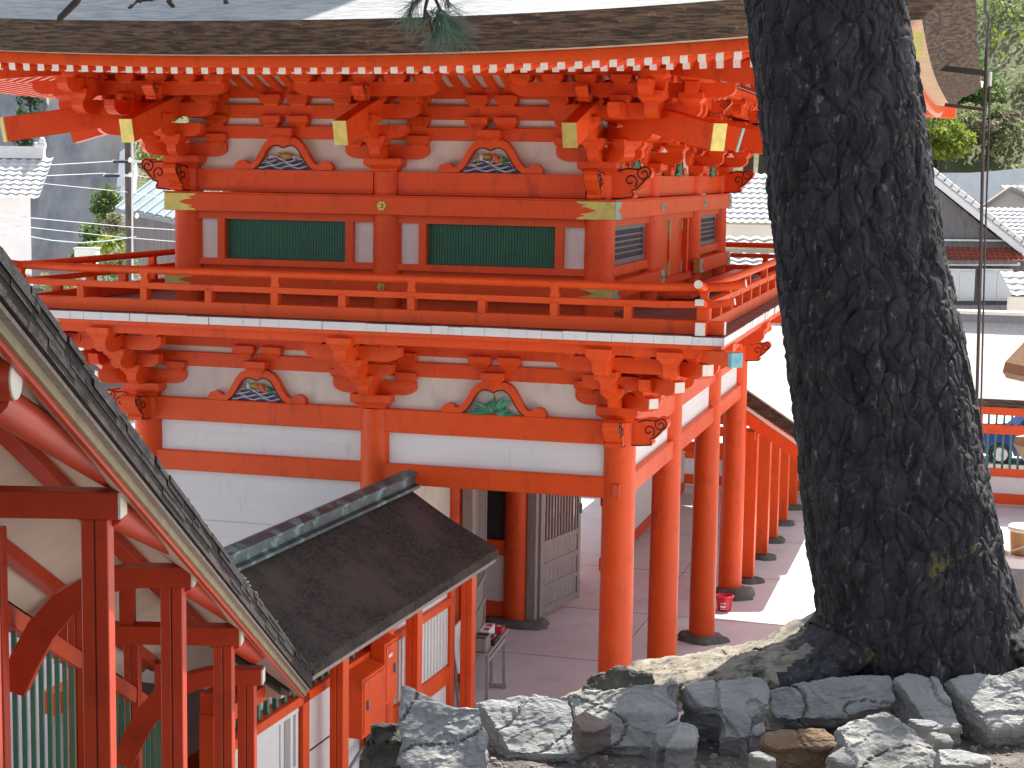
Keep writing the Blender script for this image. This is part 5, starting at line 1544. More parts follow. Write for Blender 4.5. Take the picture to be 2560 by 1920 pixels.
for z in zs:
    cx, cy, rx, ry = axp(z)
    row = []
    for k_ in range(NA):
        a = 2 * pi * k_ / NA
        # buttress roots at the base
        fl = max(0, 1 - (z - 5.45) / .75)
        lob = .20 * max(0, cos((a - 3.45) * 1.5)) ** 3 * fl ** 2 + .10 * max(0, cos((a + .25) * 1.7)) ** 3 * fl ** 2 + .05 * sin(a * 3 + z * 1.2) * (.25 + fl * .5)
        base = Vector((cx + rx * (1 + lob) * cos(a), cy + ry * (1 + lob * .8) * sin(a), z))
        h_ = bark(base, rx)
        row.append((base.x + h_ * cos(a), base.y + h_ * sin(a), z + h_ * .3))
    row.append(row[0]); rows.append(row)
tr.grid(rows, flip=False)
up = [z for z in (8.735, 9.6, 10.5, 11.5, 12.5, 13.7, 15.0, 16.2, 17.5)]
tr.tube([(axp(z)[0], axp(z)[1], z) for z in up], [axp(z)[2] * .985 for z in up], 30)
tr.build("trunk", 'pinebark', pine)
rt = MB()
def root(pts, rad, na=64, seg=26):
    rows = []
    m_ = len(pts) - 1
    for i in range(seg * m_ + 1):
        f_ = i / seg; k_ = min(int(f_), m_ - 1); t = f_ - k_
        p0, p1, p2, p3 = [Vector(pts[max(0, min(m_, k_ + q))]) for q in (-1, 0, 1, 2)]
        c = .5 * ((2 * p1) + (p2 - p0) * t + (2 * p0 - 5 * p1 + 4 * p2 - p3) * t * t + (3 * p1 - p0 - 3 * p2 + p3) * t ** 3)
        r_ = rad[k_] + (rad[k_ + 1] - rad[k_]) * t
        d = (Vector(pts[k_ + 1]) - Vector(pts[k_])).normalized(); x = d.cross(Z3).normalized(); y = x.cross(d)
        row = []
        for q in range(na):
            a = 2 * pi * q / na; n_ = x * (cos(a) * 1.45) + y * (sin(a) * .50)
            b = c + n_ * r_; h_ = bark(b, r_) * 1.0 + .03 * noise.noise(b * 5)
            row.append(tuple(b + n_ * h_))
        row.append(row[0]); rows.append(row)
    rt.grid(rows)
root([(4.0, -13.95, 6.25), (3.74, -14.14, 5.87), (3.52, -14.27, 5.785), (3.25, -14.35, 5.74), (2.98, -14.42, 5.685), (2.74, -14.48, 5.62)], [.10, .15, .135, .115, .085, .04])
root([(3.95, -13.9, 6.15), (3.62, -13.95, 5.82), (3.32, -14.05, 5.72), (3.02, -14.2, 5.68), (2.75, -14.3, 5.58)], [.10, .13, .11, .085, .04])
root([(4.3, -13.95, 5.95), (4.55, -13.95, 5.76), (4.80, -13.9, 5.55)], [.14, .11, .05])
for fi, f in enumerate(rt.f):
    cx = sum(rt.v[i][0] for i in f) / len(f)
    if cx > 3.62 + .10 * noise.noise(Vector(rt.v[f[0]]) * 6): rt.mi[fi] = 1
rt.build("root", ['rootlit', 'pinebark'], pine)
# needles: bundles fanned round a twig tip
def tuft(mb, c, d, n, L, rnd, wd=.0016, spread=.9):
    d = d.normalized()
    a = Vector((0, 0, 1)) if abs(d.z) < .9 else Vector((1, 0, 0))
    x = d.cross(a).normalized(); y = d.cross(x)
    for i in range(n):
        t = rnd.uniform(0, 2 * pi); s = rnd.uniform(.15, spread)
        v = (d * (1 - s * .6) + (x * cos(t) + y * sin(t)) * s).normalized()
        l_ = L * rnd.uniform(.7, 1.1); p = c - d * rnd.uniform(0, L * .6)
        sd_ = v.cross(Vector((rnd.uniform(-1, 1), rnd.uniform(-1, 1), rnd.uniform(-1, 1)))).normalized() * wd
        e = p + v * l_ + Vector((0, 0, -.12 * l_))
        mb.add([p - sd_, p + sd_, e + sd_ * .3, e - sd_ * .3], [(0, 1, 2, 3)])
rnd = random.Random(21)
cr_ = MB(); br = MB()
# boughs of the crown, all above the picture
boughs = []
for k_ in range(18):
    z0 = rnd.uniform(11.2, 16.2); c = Vector((axp(z0)[0], axp(z0)[1], z0))
    a = rnd.uniform(0, 2 * pi) if k_ > 12 else rnd.uniform(.2, 2.6)
    L = rnd.uniform(2.6, 4.8) * (1 - (z0 - 11) / 11)
    pts = [c + Vector((cos(a), sin(a), .12)) * (L * t) + Vector((rnd.uniform(-.2, .2), rnd.uniform(-.2, .2), .3 * sin(t * 3))) * t for t in (0, .25, .5, .75, 1)]
    br.tube(pts, [.07, .055, .04, .028, .012], 7)
    for q in range(12):
        t = rnd.uniform(.3, 1); p = pts[0].lerp(pts[-1], t) + Vector((rnd.gauss(0, .45), rnd.gauss(0, .45), rnd.gauss(.15, .25)))
        br.tube([pts[0].lerp(pts[-1], max(t - .15, 0)), p], [.018, .007], 5)
        boughs.append(p)
HOLES = [(3.2, -14.4, 5.75, .34), (3.30, -14.75, 5.75, .13), (3.05, -15.05, 5.75, .16), (2.72, -14.8, 5.8, .12), (4.38, -13.8, 6.3, .16), (4.3, -13.8, 7.2, .14), (3.2, -15.25, 5.7, .2)]
def in_light(c):
    # openings in the crown through which the sun reaches the root and some stones
    for hx, hy, hz, hr in HOLES:
        t = c.z - hz; k_ = t / SUN.z
        if abs(c.x - SUN.x * k_ - hx) < hr + .12 and abs(c.y - SUN.y * k_ - hy) < hr + .12: return True
    return False
for p in boughs:
    for q in range(11):
        c = p + Vector((rnd.gauss(0, .26), rnd.gauss(0, .26), rnd.gauss(.05, .14)))
        if in_light(c): continue
        tuft(cr_, c, Vector((rnd.gauss(0, .6), rnd.gauss(0, .6), .7)), 26, .16, rnd, .0055, 1.0)
co = cr_.build("crown", 'needle', pine)
br.build("bough", 'twig', pine)
# low bough with the sprig that hangs into the picture
tw = MB(); sp = MB()
a0 = Vector(axp(10.2)[:2] + [10.2]); a0 = Vector((a0[0], a0[1], 10.2))
tip = PX(1075, -30, 6.6)
mid = a0.lerp(tip, .55) + Vector((0, 0, .35))
tw.tube([a0, a0.lerp(mid, .5) + Vector((0, 0, .12)), mid, mid.lerp(tip, .6) + Vector((0, 0, .05)), tip], [.06, .045, .03, .02, .012], 8)
ends = [((1075, -30), (1030, 12), (1022, 40)), ((1075, -30), (1062, 25), (1060, 48)), ((1075, -30), (1100, 22), (1108, 30)), ((1100, 22), (1092, 45), (1080, 55)), ((1075, -30), (1120, 0), (1124, 18)), ((1108, 30), (1125, 45), (1130, 70)), ((1062, 25), (1075, 48), (1084, 95))]
for i, e in enumerate(ends):
    pp_ = [PX(x, y, 6.6 + .05 * (i % 3) - .03) for x, y in e]
    tw.tube(pp_, [.008, .006, .004], 6)
tw2 = [(1022, 40, -.25), (1060, 50, -.9), (1108, 60, .4), (1084, 90, -.1), (1124, 20, .5), (1130, 70, .9), (1110, 40, 1.0), (1150, 85, 1.3), (1140, 60, 1.1), (1120, 80, .6), (1105, 75, .2), (1095, 60, .1), (1035, 20, -.6)]
right = Vector((_r.x, _r.y, _r.z))
for x, y, k_ in tw2:
    c = PX(x, y, 6.6 + rnd.uniform(-.05, .05))
    tuft(sp, c, right * k_ - Z3 * (1.0 if k_ < .8 else .35), 42, .115, rnd, .0011, .75)
    tuft(sp, c, right * k_ - Z3 * .6, 16, .10, rnd, .0011, 1.1)
M['needle2'] = mat('fresh_pine_needle', (0.10, 0.18, 0.12), (0.14, 0.22, 0.15), 8, 0.5)
tw.build("branch", 'twig', pine); sp.build("needle_sprig", 'needle2', pine)
db = MB()
for pts, rr in ((((215, -40), (190, 5), (150, 45), (146, 52)), (.016, .015, .013, .008)), (((420, -40), (425, 8), (432, 14)), (.014, .012, .01)), (((425, -10), (380, -2), (345, 2), (328, 16)), (.008, .007, .006, .003)), (((560, -30), (562, 6)), (.008, .005))):
    db.tube([PX(x, y, 6.9) for x, y in pts], list(rr), 8)
    for x, y in pts[1:]:
        for q in range(4):
            p = PX(x + rnd.uniform(-12, 12), y + rnd.uniform(-8, 8), 6.9); db.tube([PX(x, y, 6.9), p], [.008, .003], 5)
q0 = PX(215, -40, 6.9); q1 = PX(420, -40, 6.9); q2 = PX(560, -30, 6.9)
db.tube([mid, mid.lerp(q2, .6) + Vector((0, 0, .1)), q2, q1, q0], [.03, .025, .02, .018, .016], 8)
db.build("branch", 'twig', pine)
# ================================================================== BEYOND THE SHRINE
M['asphalt'] = mat("asphalt", (0.055, 0.057, 0.060), (0.075, 0.077, 0.08), 3, 0.9, 0.1, 60)
M['gravelmix'] = mat("pale_gravel_strip", (0.26, 0.24, 0.22), (0.12, 0.11, 0.105), 55, 0.9, 0.9, 60, lo=.42, hi=.58, dist=.03)
M['conc'] = mat("weathered_concrete", (0.33, 0.34, 0.355), (0.17, 0.18, 0.195), 1.1, 0.9, 0.3, 8, (1, 1, .12), c3=(0.38, 0.32, 0.25), scale3=.16, lo3=.48, hi3=.72, dist=.05)
M['concw'] = mat("pale_concrete", (0.74, 0.75, 0.76), (0.64, 0.65, 0.66), 1.5, 0.85, 0.1, 8)
M['hillgreen'] = mat("hillside_ground", (0.10, 0.13, 0.05), (0.16, 0.16, 0.08), .35, 0.95, 0.6, 2, c3=(0.25, 0.22, 0.17), scale3=.12, lo3=.56, hi3=.7, dist=.3)
M['tilewhite'] = mat("pale_glazed_roof_tile", (0.58, 0.585, 0.58), (0.50, 0.505, 0.50), 3, 0.35, 0.1, 20, dist=.01)
M['tilered'] = mat("red_clay_roof_tile", (0.33, 0.085, 0.05), (0.24, 0.06, 0.04), 3, 0.45, 0.1, 20, dist=.01)
M['tiledark'] = mat("dark_roof_tile", (0.10, 0.10, 0.11), (0.07, 0.07, 0.08), 3, 0.4)
M['blueroof'] = mat("blue_grey_sheet_roof", (0.36, 0.44, 0.47), (0.30, 0.37, 0.40), 2, 0.4)
M['housewall'] = mat("cream_house_wall", (0.62, 0.58, 0.50), (0.55, 0.51, 0.45), 1.0, 0.8)
M['wallwhite'] = mat("white_storehouse_wall", (0.74, 0.73, 0.70), (0.68, 0.67, 0.64), .8, 0.8)
M['weather'] = mat("grey_weatherboard", (0.16, 0.15, 0.15), (0.10, 0.095, 0.095), 2, 0.8, 0.3, 14, (8, 8, .4), dist=.02)
M['glass'] = mat("curtained_window_glass", (0.40, 0.46, 0.50), (0.52, 0.52, 0.46), .9, 0.12, 0, spec=.6)
M['alu'] = mat("aluminium_frame", (0.55, 0.56, 0.57), rough=.35, metal=0.0)
M['polesteel'] = mat("dark_painted_pipe", (0.045, 0.038, 0.036), (0.07, 0.06, 0.055), 8, 0.5)
M['wood2'] = mat("brown_utility_pole", (0.07, 0.05, 0.045), (0.10, 0.075, 0.065), 4, 0.8)
M['carblue'] = mat("blue_car_paint", (0.015, 0.035, 0.22), rough=.25)
M['carwhite'] = mat("white_car_paint", (0.75, 0.76, 0.78), rough=.25)
M['carglass'] = mat("car_glass", (0.02, 0.025, 0.03), rough=.08)
M['rubber'] = mat("tyre_rubber", (0.02, 0.02, 0.02), rough=.8)
M['rim'] = mat("wheel_rim", (0.5, 0.5, 0.52), rough=.3, metal=.6)
M['lan'] = mat("tan_lantern_stone", (0.42, 0.34, 0.22), (0.34, 0.28, 0.19), 12, 0.85, 0.4, 30, (1, 1, 3), dist=.02)
M['straw'] = mat("woven_straw", (0.45, 0.27, 0.11), (0.36, 0.21, 0.085), 30, 0.8, 0.5, 60, (1, 1, 3), dist=.01)
for nm, a, b in (('lf_dark', (0.035, 0.075, 0.03), (0.055, 0.10, 0.04)), ('lf_mid', (0.10, 0.17, 0.045), (0.15, 0.22, 0.065)), ('lf_yel', (0.27, 0.32, 0.04), (0.22, 0.28, 0.05)), ('lf_pale', (0.19, 0.23, 0.10), (0.26, 0.27, 0.14)), ('lf_brown', (0.19, 0.165, 0.11), (0.24, 0.21, 0.15))):
    m = mat(nm.replace('lf_', 'foliage_'), a, b, .8, .6)
    nt = m.node_tree; b_ = nt.nodes["Principled BSDF"]
    tl_ = nt.nodes.new("ShaderNodeBsdfTranslucent"); mx_ = nt.nodes.new("ShaderNodeMixShader"); mx_.inputs[0].default_value = .45
    nt.links.new(b_.inputs["Base Color"].links[0].from_socket, tl_.inputs[0])
    nt.links.new(b_.outputs[0], mx_.inputs[1]); nt.links.new(tl_.outputs[0], mx_.inputs[2])
    nt.links.new(mx_.outputs[0], nt.nodes["Material Output"].inputs[0])
    M[nm] = m

tag(MB().grid([[(x, y, -.02) for x in (-400, -40, 40, 400)] for y in (26.5, 60, 200, 700)], sm=False).build("car_park_asphalt", 'asphalt'), kind="structure")
tag(MB().grid([[(x, y, -.025) for x in (-400, -14.5)] for y in (-30, 26.49)], sm=False).build("lane_asphalt", 'asphalt'), kind="structure")
# gravel strip along the concrete apron
tag(MB().grid([[(x, y, .004) for x in (1.22, 4.4)] for y in (-3, 7.9)], sm=False).build("gravel_strip", 'gravelmix'), kind="structure")
jl = MB()
for y in (-1.2, 2.1, 5.2, 8.3, 11.6, 15): jl.box(-3, 3.2, y, y + .012, .001, .004)
for x in (-1.1, 1.19): jl.box(x, x + .012, -4, 20, .0012, .0044)
M['joint'] = mat("concrete_joint", (0.22, 0.19, 0.18), rough=.9)
tag(jl.build("paving_joint", 'joint'), kind="structure")

# hills
def hill_h(x, y):
    d = y - (62 - .12 * x)
    base = 0
    if x > -6: base = max(0, (y - 66) * .62 + (x - 10) * .10) if y > 60 else 0
    else: base = max(0, (y - 92) * .6 + (-x - 20) * .1)
    return min(base, 90) + 1.5 * noise.noise((x * .05, y * .05, 0)) * min(1, base / 6)
hm = MB()
hm.grid([[(x, y, hill_h(x, y) - .5) for x in [-150 + 8 * i for i in range(44)]] for y in [58 + 6 * j for j in range(34)]], flip=False)
tag(hm.build("hillside", 'hillgreen'), kind="structure")

def leafmass(mb, c, rx, ry, rz_, n, size, rnd, mis=(0,), clumps=14):
    cl = []
    for i in range(clumps):
        while True:
            v = Vector((rnd.uniform(-1, 1), rnd.uniform(-1, 1), rnd.uniform(-1, 1)))
            if v.length < 1: break
        cl.append((Vector((c[0] + v.x * rx * .75, c[1] + v.y * ry * .75, c[2] + v.z * rz_ * .75)), rnd.uniform(.28, .5), rnd.choice(mis)))
    for i in range(n):
        p0, k_, mi = rnd.choice(cl)
        v = Vector((rnd.gauss(0, 1), rnd.gauss(0, 1), rnd.gauss(0, 1))).normalized() * rnd.uniform(.55, 1.05)
        p = p0 + Vector((v.x * rx * k_, v.y * ry * k_, v.z * rz_ * k_))
        a = Vector((rnd.gauss(0, 1), rnd.gauss(0, 1), rnd.gauss(0, 1))).normalized(); b = a.cross(Vector((rnd.gauss(0, 1), rnd.gauss(0, 1), rnd.gauss(.3, 1)))).normalized()
        s = size * rnd.uniform(.6, 1.3)
        mb.add([p - a * s, p + b * s * .45, p + a * s, p - b * s * .45], [(0, 1, 2, 3)], mi)
def tree(name, base, h, r, leaf, seed, label, n=1500, size=.16, group="trees on the hillside", trunk=True, cat="tree", squash=.62):
    rnd = random.Random(seed); base = Vector(base)
    t = thing(name, tuple(base), label, cat, group)
    mb = MB(); leafmass(mb, base + Z3 * (h * (1 - squash * .6)), r, r, h * squash * .62, n, size, rnd, (0, 0, 1), 18)
    mb.build("crown", leaf, t)
    if trunk:
        tb_ = MB(); tb_.tube([base - Z3 * .3, base + Vector((.05, .02, h * .35)), base + Vector((-.03, .05, h * .75))], [r * .09, r * .065, r * .025], 7)
        for q in range(4):
            a = rnd.uniform(0, 6.28); z = h * rnd.uniform(.35, .6); tb_.tube([base + Z3 * z, base + Vector((cos(a) * r * .6, sin(a) * r * .6, z + h * .2))], [r * .04, r * .012], 5)
        tb_.build("trunk", 'twig', t)
    return t
def on_hill(x, y, d):
    p = PX(x, y, d); return p
TR = [ # px, py(base), depth, height, radius, materials, label
 (2440, 330, 112, 9, 4.6, ('lf_mid', 'lf_pale'), "pale green hillside tree left of the metal pipe, above the concrete wall"),
 (2330, 405, 100, 4, 3.4, ('lf_pale', 'lf_yel'), "low pale bush beside the trunk under the roof corner"),
 (2355, 425, 92, 2.6, 1.6, ('lf_yel', 'lf_yel'), "small bright yellow-green bush above the concrete wall"),
 (2540, 110, 128, 8, 4.2, ('lf_yel', 'lf_mid'), "bright yellow-green tree at the upper right edge"),
 (2500, 60, 140, 11, 5.0, ('lf_pale', 'lf_brown'), "pale bare-looking tree at the top right"),
 (2530, 190, 126, 7, 4.0, ('lf_dark', 'lf_mid'), "dark evergreen below the yellow-green tree"),
 (2520, 300, 115, 8, 4.4, ('lf_mid', 'lf_yel'), "mid green tree at the right edge above the hillside stair"),
 (2560, 400, 105, 6, 3.6, ('lf_pale', 'lf_mid'), "pale shrubby tree low at the right edge"),
 (2470, 410, 98, 3.4, 2.4, ('lf_pale', 'lf_brown'), "dry brownish shrub beside the pipe foot of the hill"),
 (2400, 370, 104, 5, 3.0, ('lf_mid', 'lf_pale'), "leafy green tree in the gap under the roof corner"),
 (2290, 400, 96, 7, 3.4, ('lf_mid', 'lf_pale'), "green tree half hidden by the pine trunk"),
 (1905, 470, 84, 7, 3.2, ('lf_mid', 'lf_yel'), "light green tree rising behind the white tiled roof"),
 (1870, 440, 92, 8, 3.4, ('lf_pale', 'lf_mid'), "pale green tree beside the cloud nosing"),
 (2590, 250, 120, 9, 4.5, ('lf_dark', 'lf_mid'), "dark tree at the far right edge"),
]
for k_, (x, y, d, h, r, lm, lab) in enumerate(TR):
    tree("hillside_tree", on_hill(x, y, d), h, r, list(lm), 300 + k_, lab, 3600, .17)
rnd = random.Random(8)
ug = MB()
for i in range(16000):
    x, y = rnd.uniform(4, 62), rnd.uniform(66, 150)
    z = hill_h(x, y) - .3 + rnd.uniform(0, 1.6)
    p = Vector((x, y, z)); a = Vector((rnd.gauss(0, 1), rnd.gauss(0, 1), rnd.gauss(0, 1))).normalized(); b = a.cross(Vector((rnd.gauss(0, 1), rnd.gauss(0, 1), rnd.gauss(0, 1)))).normalized(); s = rnd.uniform(.12, .34)
    ug.add([p - a * s, p + b * s * .5, p + a * s, p - b * s * .5], [(0, 1, 2, 3)], min(3, int((noise.noise((x * .13, y * .13, 7)) + 1) * 2)))
for i in range(6000):
    x, y = rnd.uniform(-60, -14), rnd.uniform(96, 160)
    z = hill_h(x, y) - .3 + rnd.uniform(0, 1.6)
    p = Vector((x, y, z)); a = Vector((rnd.gauss(0, 1), rnd.gauss(0, 1), rnd.gauss(0, 1))).normalized(); b = a.cross(Vector((rnd.gauss(0, 1), rnd.gauss(0, 1), rnd.gauss(0, 1)))).normalized(); s = rnd.uniform(.12, .34)
    ug.add([p - a * s, p + b * s * .5, p + a * s, p - b * s * .5], [(0, 1, 2, 3)], rnd.choice((0, 0, 1)))
tag(ug.build("undergrowth", ['lf_mid', 'lf_pale', 'lf_yel', 'lf_brown']), kind="stuff")

# retaining walls on the left: leaning concrete faces
def leanwall(pts, d, lean, t, name, label, m='conc'):
    n = -Vector((_fw.x, _fw.y, 0)).normalized(); 
    yb = max(p[1] for p in pts); b0 = PX(pts[0][0], yb, d)
    right = Vector((_r.x, _r.y, 0)).normalized(); upv = (Z3 * cos(R_(lean)) - n * sin(R_(lean))).normalized(); nn = right.cross(upv).normalized()
    if nn.dot(n) < 0: nn = -nn
    W = []
    for x, y in pts:
        r_ = _fw + _r * ((x - 1280) / 4303.27) + _u * ((960 - y) / 4303.27); W.append(CAM + r_ * ((b0 - CAM).dot(nn) / r_.dot(nn)))
    k_ = len(W); mb = MB(); back = [p - nn * t - Z3 * .2 for p in W]
    mb.add(W + back, [list(range(k_)), [k_ + i for i in range(k_)][::-1]] + [(i, (i + 1) % k_, k_ + (i + 1) % k_, k_ + i) for i in range(k_)])
    return tag(mb.build(name, m), label, "retaining wall")
leanwall([(170, 720), (185, 660), (240, 545), (290, 470), (322, 400), (330, 330), (318, 270), (290, 215), (150, 190), (75, 380), (-40, 520), (-60, 720)], 78, 22, 1.2, "retaining_wall", "tall grey streaked concrete slope behind the white storehouse")
leanwall([(-80, 420), (20, 410), (58, 350), (80, 300), (110, 240), (105, 190), (-80, 180)], 92, 24, 1.2, "retaining_wall", "second grey concrete slope farther back at the left edge")
leanwall([(300, 380), (325, 360), (340, 400), (330, 480), (296, 560), (262, 640), (215, 720), (200, 720), (250, 560), (290, 480)], 76, 24, .6, "stair_wall", "narrow pale concrete strip edging the grey slope", 'concw')
for k_, (x, y, d, h, r, lm, lab) in enumerate([
 (75, 300, 90, 6, 1.8, ('lf_dark', 'lf_dark'), "dark bush between the two concrete slopes"),
 (60, 400, 88, 5, 1.6, ('lf_dark', 'lf_dark'), "dark bush behind the storehouse ridge"),
 (355, 330, 86, 8, 3.4, ('lf_dark', 'lf_mid'), "dark green tree behind the utility pole"),
 (380, 400, 80, 5, 2.4, ('lf_mid', 'lf_yel'), "sunlit green bush right of the utility pole"),
 (400, 450, 76, 3.4, 2.2, ('lf_pale', 'lf_yel'), "pale dry bush above the blue-grey roof"),
 (268, 560, 74, 3.0, 1.3, ('lf_mid', 'lf_mid'), "green shrub on the slope left of the pole"),
 (235, 620, 72, 2.4, 1.2, ('lf_mid', 'lf_mid'), "green shrub farther down the slope"),
 (205, 665, 70, 1.8, 1.1, ('lf_mid', 'lf_dark'), "small shrub at the bottom of the slope"),
 (275, 655, 62, 2.2, 1.6, ('lf_yel', 'lf_mid'), "yellow-green garden bush above the balcony rail"),
 (300, 720, 58, 2.4, 1.6, ('lf_mid', 'lf_pale'), "leafy bush seen through the balcony rail"),
 (150, 735, 58, 1.6, 1.8, ('lf_pale', 'lf_mid'), "pale weeds seen through the left end of the rail"),
 (345, 655, 60, 1.4, .8, ('lf_mid', 'lf_dark'), "small dark garden shrub beside the house door"),
 (290, 600, 66, 2.0, 1.3, ('lf_brown', 'lf_pale'), "bare twiggy shrub under the blue-grey eave")]):
    h *= .62; r *= .5
    tree("garden_bush" if h < 3 else "hillside_tree", on_hill(x, y + 10, d), h, r, list(lm), 400 + k_, lab, 900, .09 if d < 70 else .12, "bushes on the left slope", True, "bush" if h < 3 else "tree", .8)

# ---- house kit
def tiled_plane(mb, o, ux, uy, L, W, nu, nv, amp=.05, mi=0):
    # corrugated tile courses: ux along the eave, uy up the slope
    o = Vector(o); ux = Vector(ux).normalized(); uy = Vector(uy).normalized(); nn = ux.cross(uy).normalized()
    if nn.z < 0: nn = -nn
    rows = []
    for j in range(nv):
        for e in (0, 1):
            v = (j + e * .985) / nv * W; lift = amp * (.9 if e == 0 else 0)
            rows.append([o + ux * (L * i / (nu * 4)) + uy * v + nn * (lift + amp * .5 * cos(2 * pi * i / 4)) for i in range(nu * 4 + 1)])
    mb.grid(rows, sm=False)
# storehouse at the left edge
sh = thing("white_storehouse", tuple(PX(10, 640, 48)), "white plastered storehouse with pale ribbed tile roof at the left edge", "house")
d_ = 48
A1 = PX(98, 498, d_); A0 = A1 - Vector((_r.x, _r.y, 0)).normalized() * 5
rr_ = Vector((_r.x, _r.y, 0)).normalized(); ff_ = Vector((_fw.x, _fw.y, 0)).normalized()
tp = MB(); tiled_plane(tp, A0, rr_, (ff_ * 1.9 + Z3 * 1.35), 5.0, 2.0, 18, 9, .05); 
rfo = tp.build("roof", 'tilewhite', sh)
MB().beam(A0 + ff_ * 1.63 + Z3 * 1.30, A1 - rr_ * .28 + ff_ * 1.63 + Z3 * 1.30, .3, .34).build("roof_ridge", 'tilewhite', rfo)
MB().cyl(A1 - rr_ * .5 + ff_ * 1.5 + Z3 * 1.5, A1 - rr_ * .20 + ff_ * 1.5 + Z3 * 1.5, .10, .10, 10).ell(A1 - rr_ * .30 + ff_ * 1.5 + Z3 * 1.62, .10, .10, .12).build("ridge_end_tile", 'tilewhite', rfo)
wl_ = MB(); f0_ = [A0 + ff_ * .3, A1 + ff_ * .3 - rr_ * .33, A1 + ff_ * 3.4 - rr_ * 1.6, A0 + ff_ * 3.4]; wl_.add([p - Z3 * 2.2 for p in f0_] + [p + Z3 * .1 for p in f0_], [(3, 2, 1, 0), (4, 5, 6, 7), (0, 1, 5, 4), (1, 2, 6, 5), (2, 3, 7, 6), (3, 0, 4, 7)]); wl_.build("wall", 'wallwhite', sh)
MB().beam(A0 + ff_ * .30 + Z3 * -2.3, A1 + ff_ * .30 - rr_ * .36 + Z3 * -2.3, .1, .3).build("wall_base", 'conc', sh)
kb = MB()
for i in range(5):
    q = A1 + ff_ * .22 - rr_ * (.5 + i * .24) + Z3 * -2.22
    kb.beam(q, q + rr_ * .22 - Z3 * .2, .02, .04).beam(q + rr_ * .22, q - Z3 * .2, .02, .04)
kb.build("lattice_trim", 'endwhite', sh)
# blue-grey roofed house behind the balcony corner
d_ = 58
hb = thing("blue_roofed_house", tuple(PX(380, 690, d_)), "small house with pale blue-grey sheet roof and white shutters left of the gate", "house")
E0 = PX(289, 520, d_); E1 = PX(440, 552, d_ + 2.5)
ux = (E1 - E0); L_ = ux.length + 2; ux.normalize(); upb = (ff_ * 2.2 + Z3 * 1.0 + rr_ * .9).normalized()
rb_ = MB(); W_ = 2.6; nn_ = ux.cross(upb).normalized()
rb_.grid([[E0 + ux * (L_ * i / 8) + upb * (W_ * j / 5) - nn_ * 0 for i in range(9)] for j in range(6)], sm=False)
for i in range(12):
    q = E0 + ux * (L_ * i / 11); rb_.beam(q + Z3 * .03, q + upb * W_ + Z3 * .03, .05, .04)
rf_ = rb_.build("roof", 'blueroof', hb)
MB().beam(E0 - Z3 * .08, E0 + ux * L_ - Z3 * .08, .08, .12).build("eave_gutter", 'greymetal', rf_)
fb_ = MB(); fb_.beam(E0 + upb * .5 + Z3 * -1.35 + ux * .35, E0 + ux * L_ + upb * .5 + Z3 * -1.35, .15, 2.3); fb_.build("wall", 'weather', hb)
for a, b, m in ((.42, .62, 'wallwhite'), (.64, 1.0, 'alu'), (1.04, 1.34, 'glass'), (1.40, 1.75, 'alu'), (1.8, 2.0, 'wallwhite')):
    q0, q1 = E0 + upb * .40 + ux * (a + .1) + Z3 * -1.5, E0 + upb * .40 + ux * (b + .1) + Z3 * -1.5
    MB().beam(q0, q1, .06, 1.6).build("shutter", m, hb)
wh = thing("white_shed", tuple(PX(218, 650, 60)), "small white box shed standing behind the balcony rail", "shed")
q = PX(218, 640, 60); MB().beam(q - rr_ * .37, q + rr_ * .37, .6, .50).build("wall", 'wallwhite', wh); MB().beam(q - rr_ * .40 + Z3 * .27, q + rr_ * .40 + Z3 * .27, .7, .05).build("roof", 'alu', wh)
# utility pole and wires
d_ = 56
up_ = thing("utility_pole", tuple(PX(324, 760, d_)), "dark utility pole with cross arms and insulators left of the gate", "pole")
MB().cyl(PX(326, 900, d_), PX(318, 180, d_), .13, .10, 10).build("pole", 'wood2', up_)
MB().cyl(PX(331, 700, d_ - .15), PX(330, 250, d_ - .15), .03, .03, 6).build("conduit", 'alu', up_)
for y, x0, x1 in ((402, 280, 372), (437, 258, 340)):
    MB().beam(PX(x0, y, d_ - .2), PX(x1, y + 2, d_ - .2), .08, .08).build("cross_arm", 'alu', up_)
    MB().beam(PX(x0 + 4, y + 3, d_ - .3), PX(x0 + 40, y + 3, d_ - .3), .12, .07).build("insulator_bar", 'black', up_)
for x, y in ((325, 400), (338, 420), (326, 436), (342, 540)): MB().ell(PX(x, y, d_ - .35), .07, .07, .08).build("insulator", 'endwhite', up_)
def wire(pts, d0, d1, label, r=.010, m='alu'):
    n = len(pts); P_ = []
    for i, (x, y) in enumerate(pts): P_.append(PX(x, y, d0 + (d1 - d0) * i / (n - 1)))
    o = MB().tube(P_, r, 5).build("overhead_wire", m); c = P_[0]
    return tag(o, label, "wire", "overhead wires left of the gate")
wire([(-40, 424), (80, 415), (200, 408), (300, 402), (430, 402), (600, 420)], 52, 60, "topmost thin wire reaching the pole's upper cross arm")
wire([(-40, 448), (100, 440), (260, 433), (326, 437), (400, 447), (560, 480)], 52, 60, "second wire running to the pole's lower cross arm")
wire([(-40, 448), (90, 457), (200, 468), (326, 481), (440, 500)], 50, 58, "wire sloping down to the right across the grey concrete")
wire([(-40, 535), (70, 544), (200, 556), (330, 568), (440, 575), (560, 584)], 46, 58, "wire crossing the storehouse wall and the house eave")
wire([(-40, 558), (70, 568), (200, 582), (290, 592), (440, 604)], 46, 58, "lower thin wire crossing the storehouse wall")
wire([(-30, 580), (66, 590), (130, 601), (200, 607), (270, 602), (340, 592)], 46, 56, "sagging pale blue cable below the other wires", .016, 'blueroof')

# ---- right side houses
def gable_house(name, label, ridge_px, d, W, H, Ldepth, wallm, roofm, rot=0):
    pass
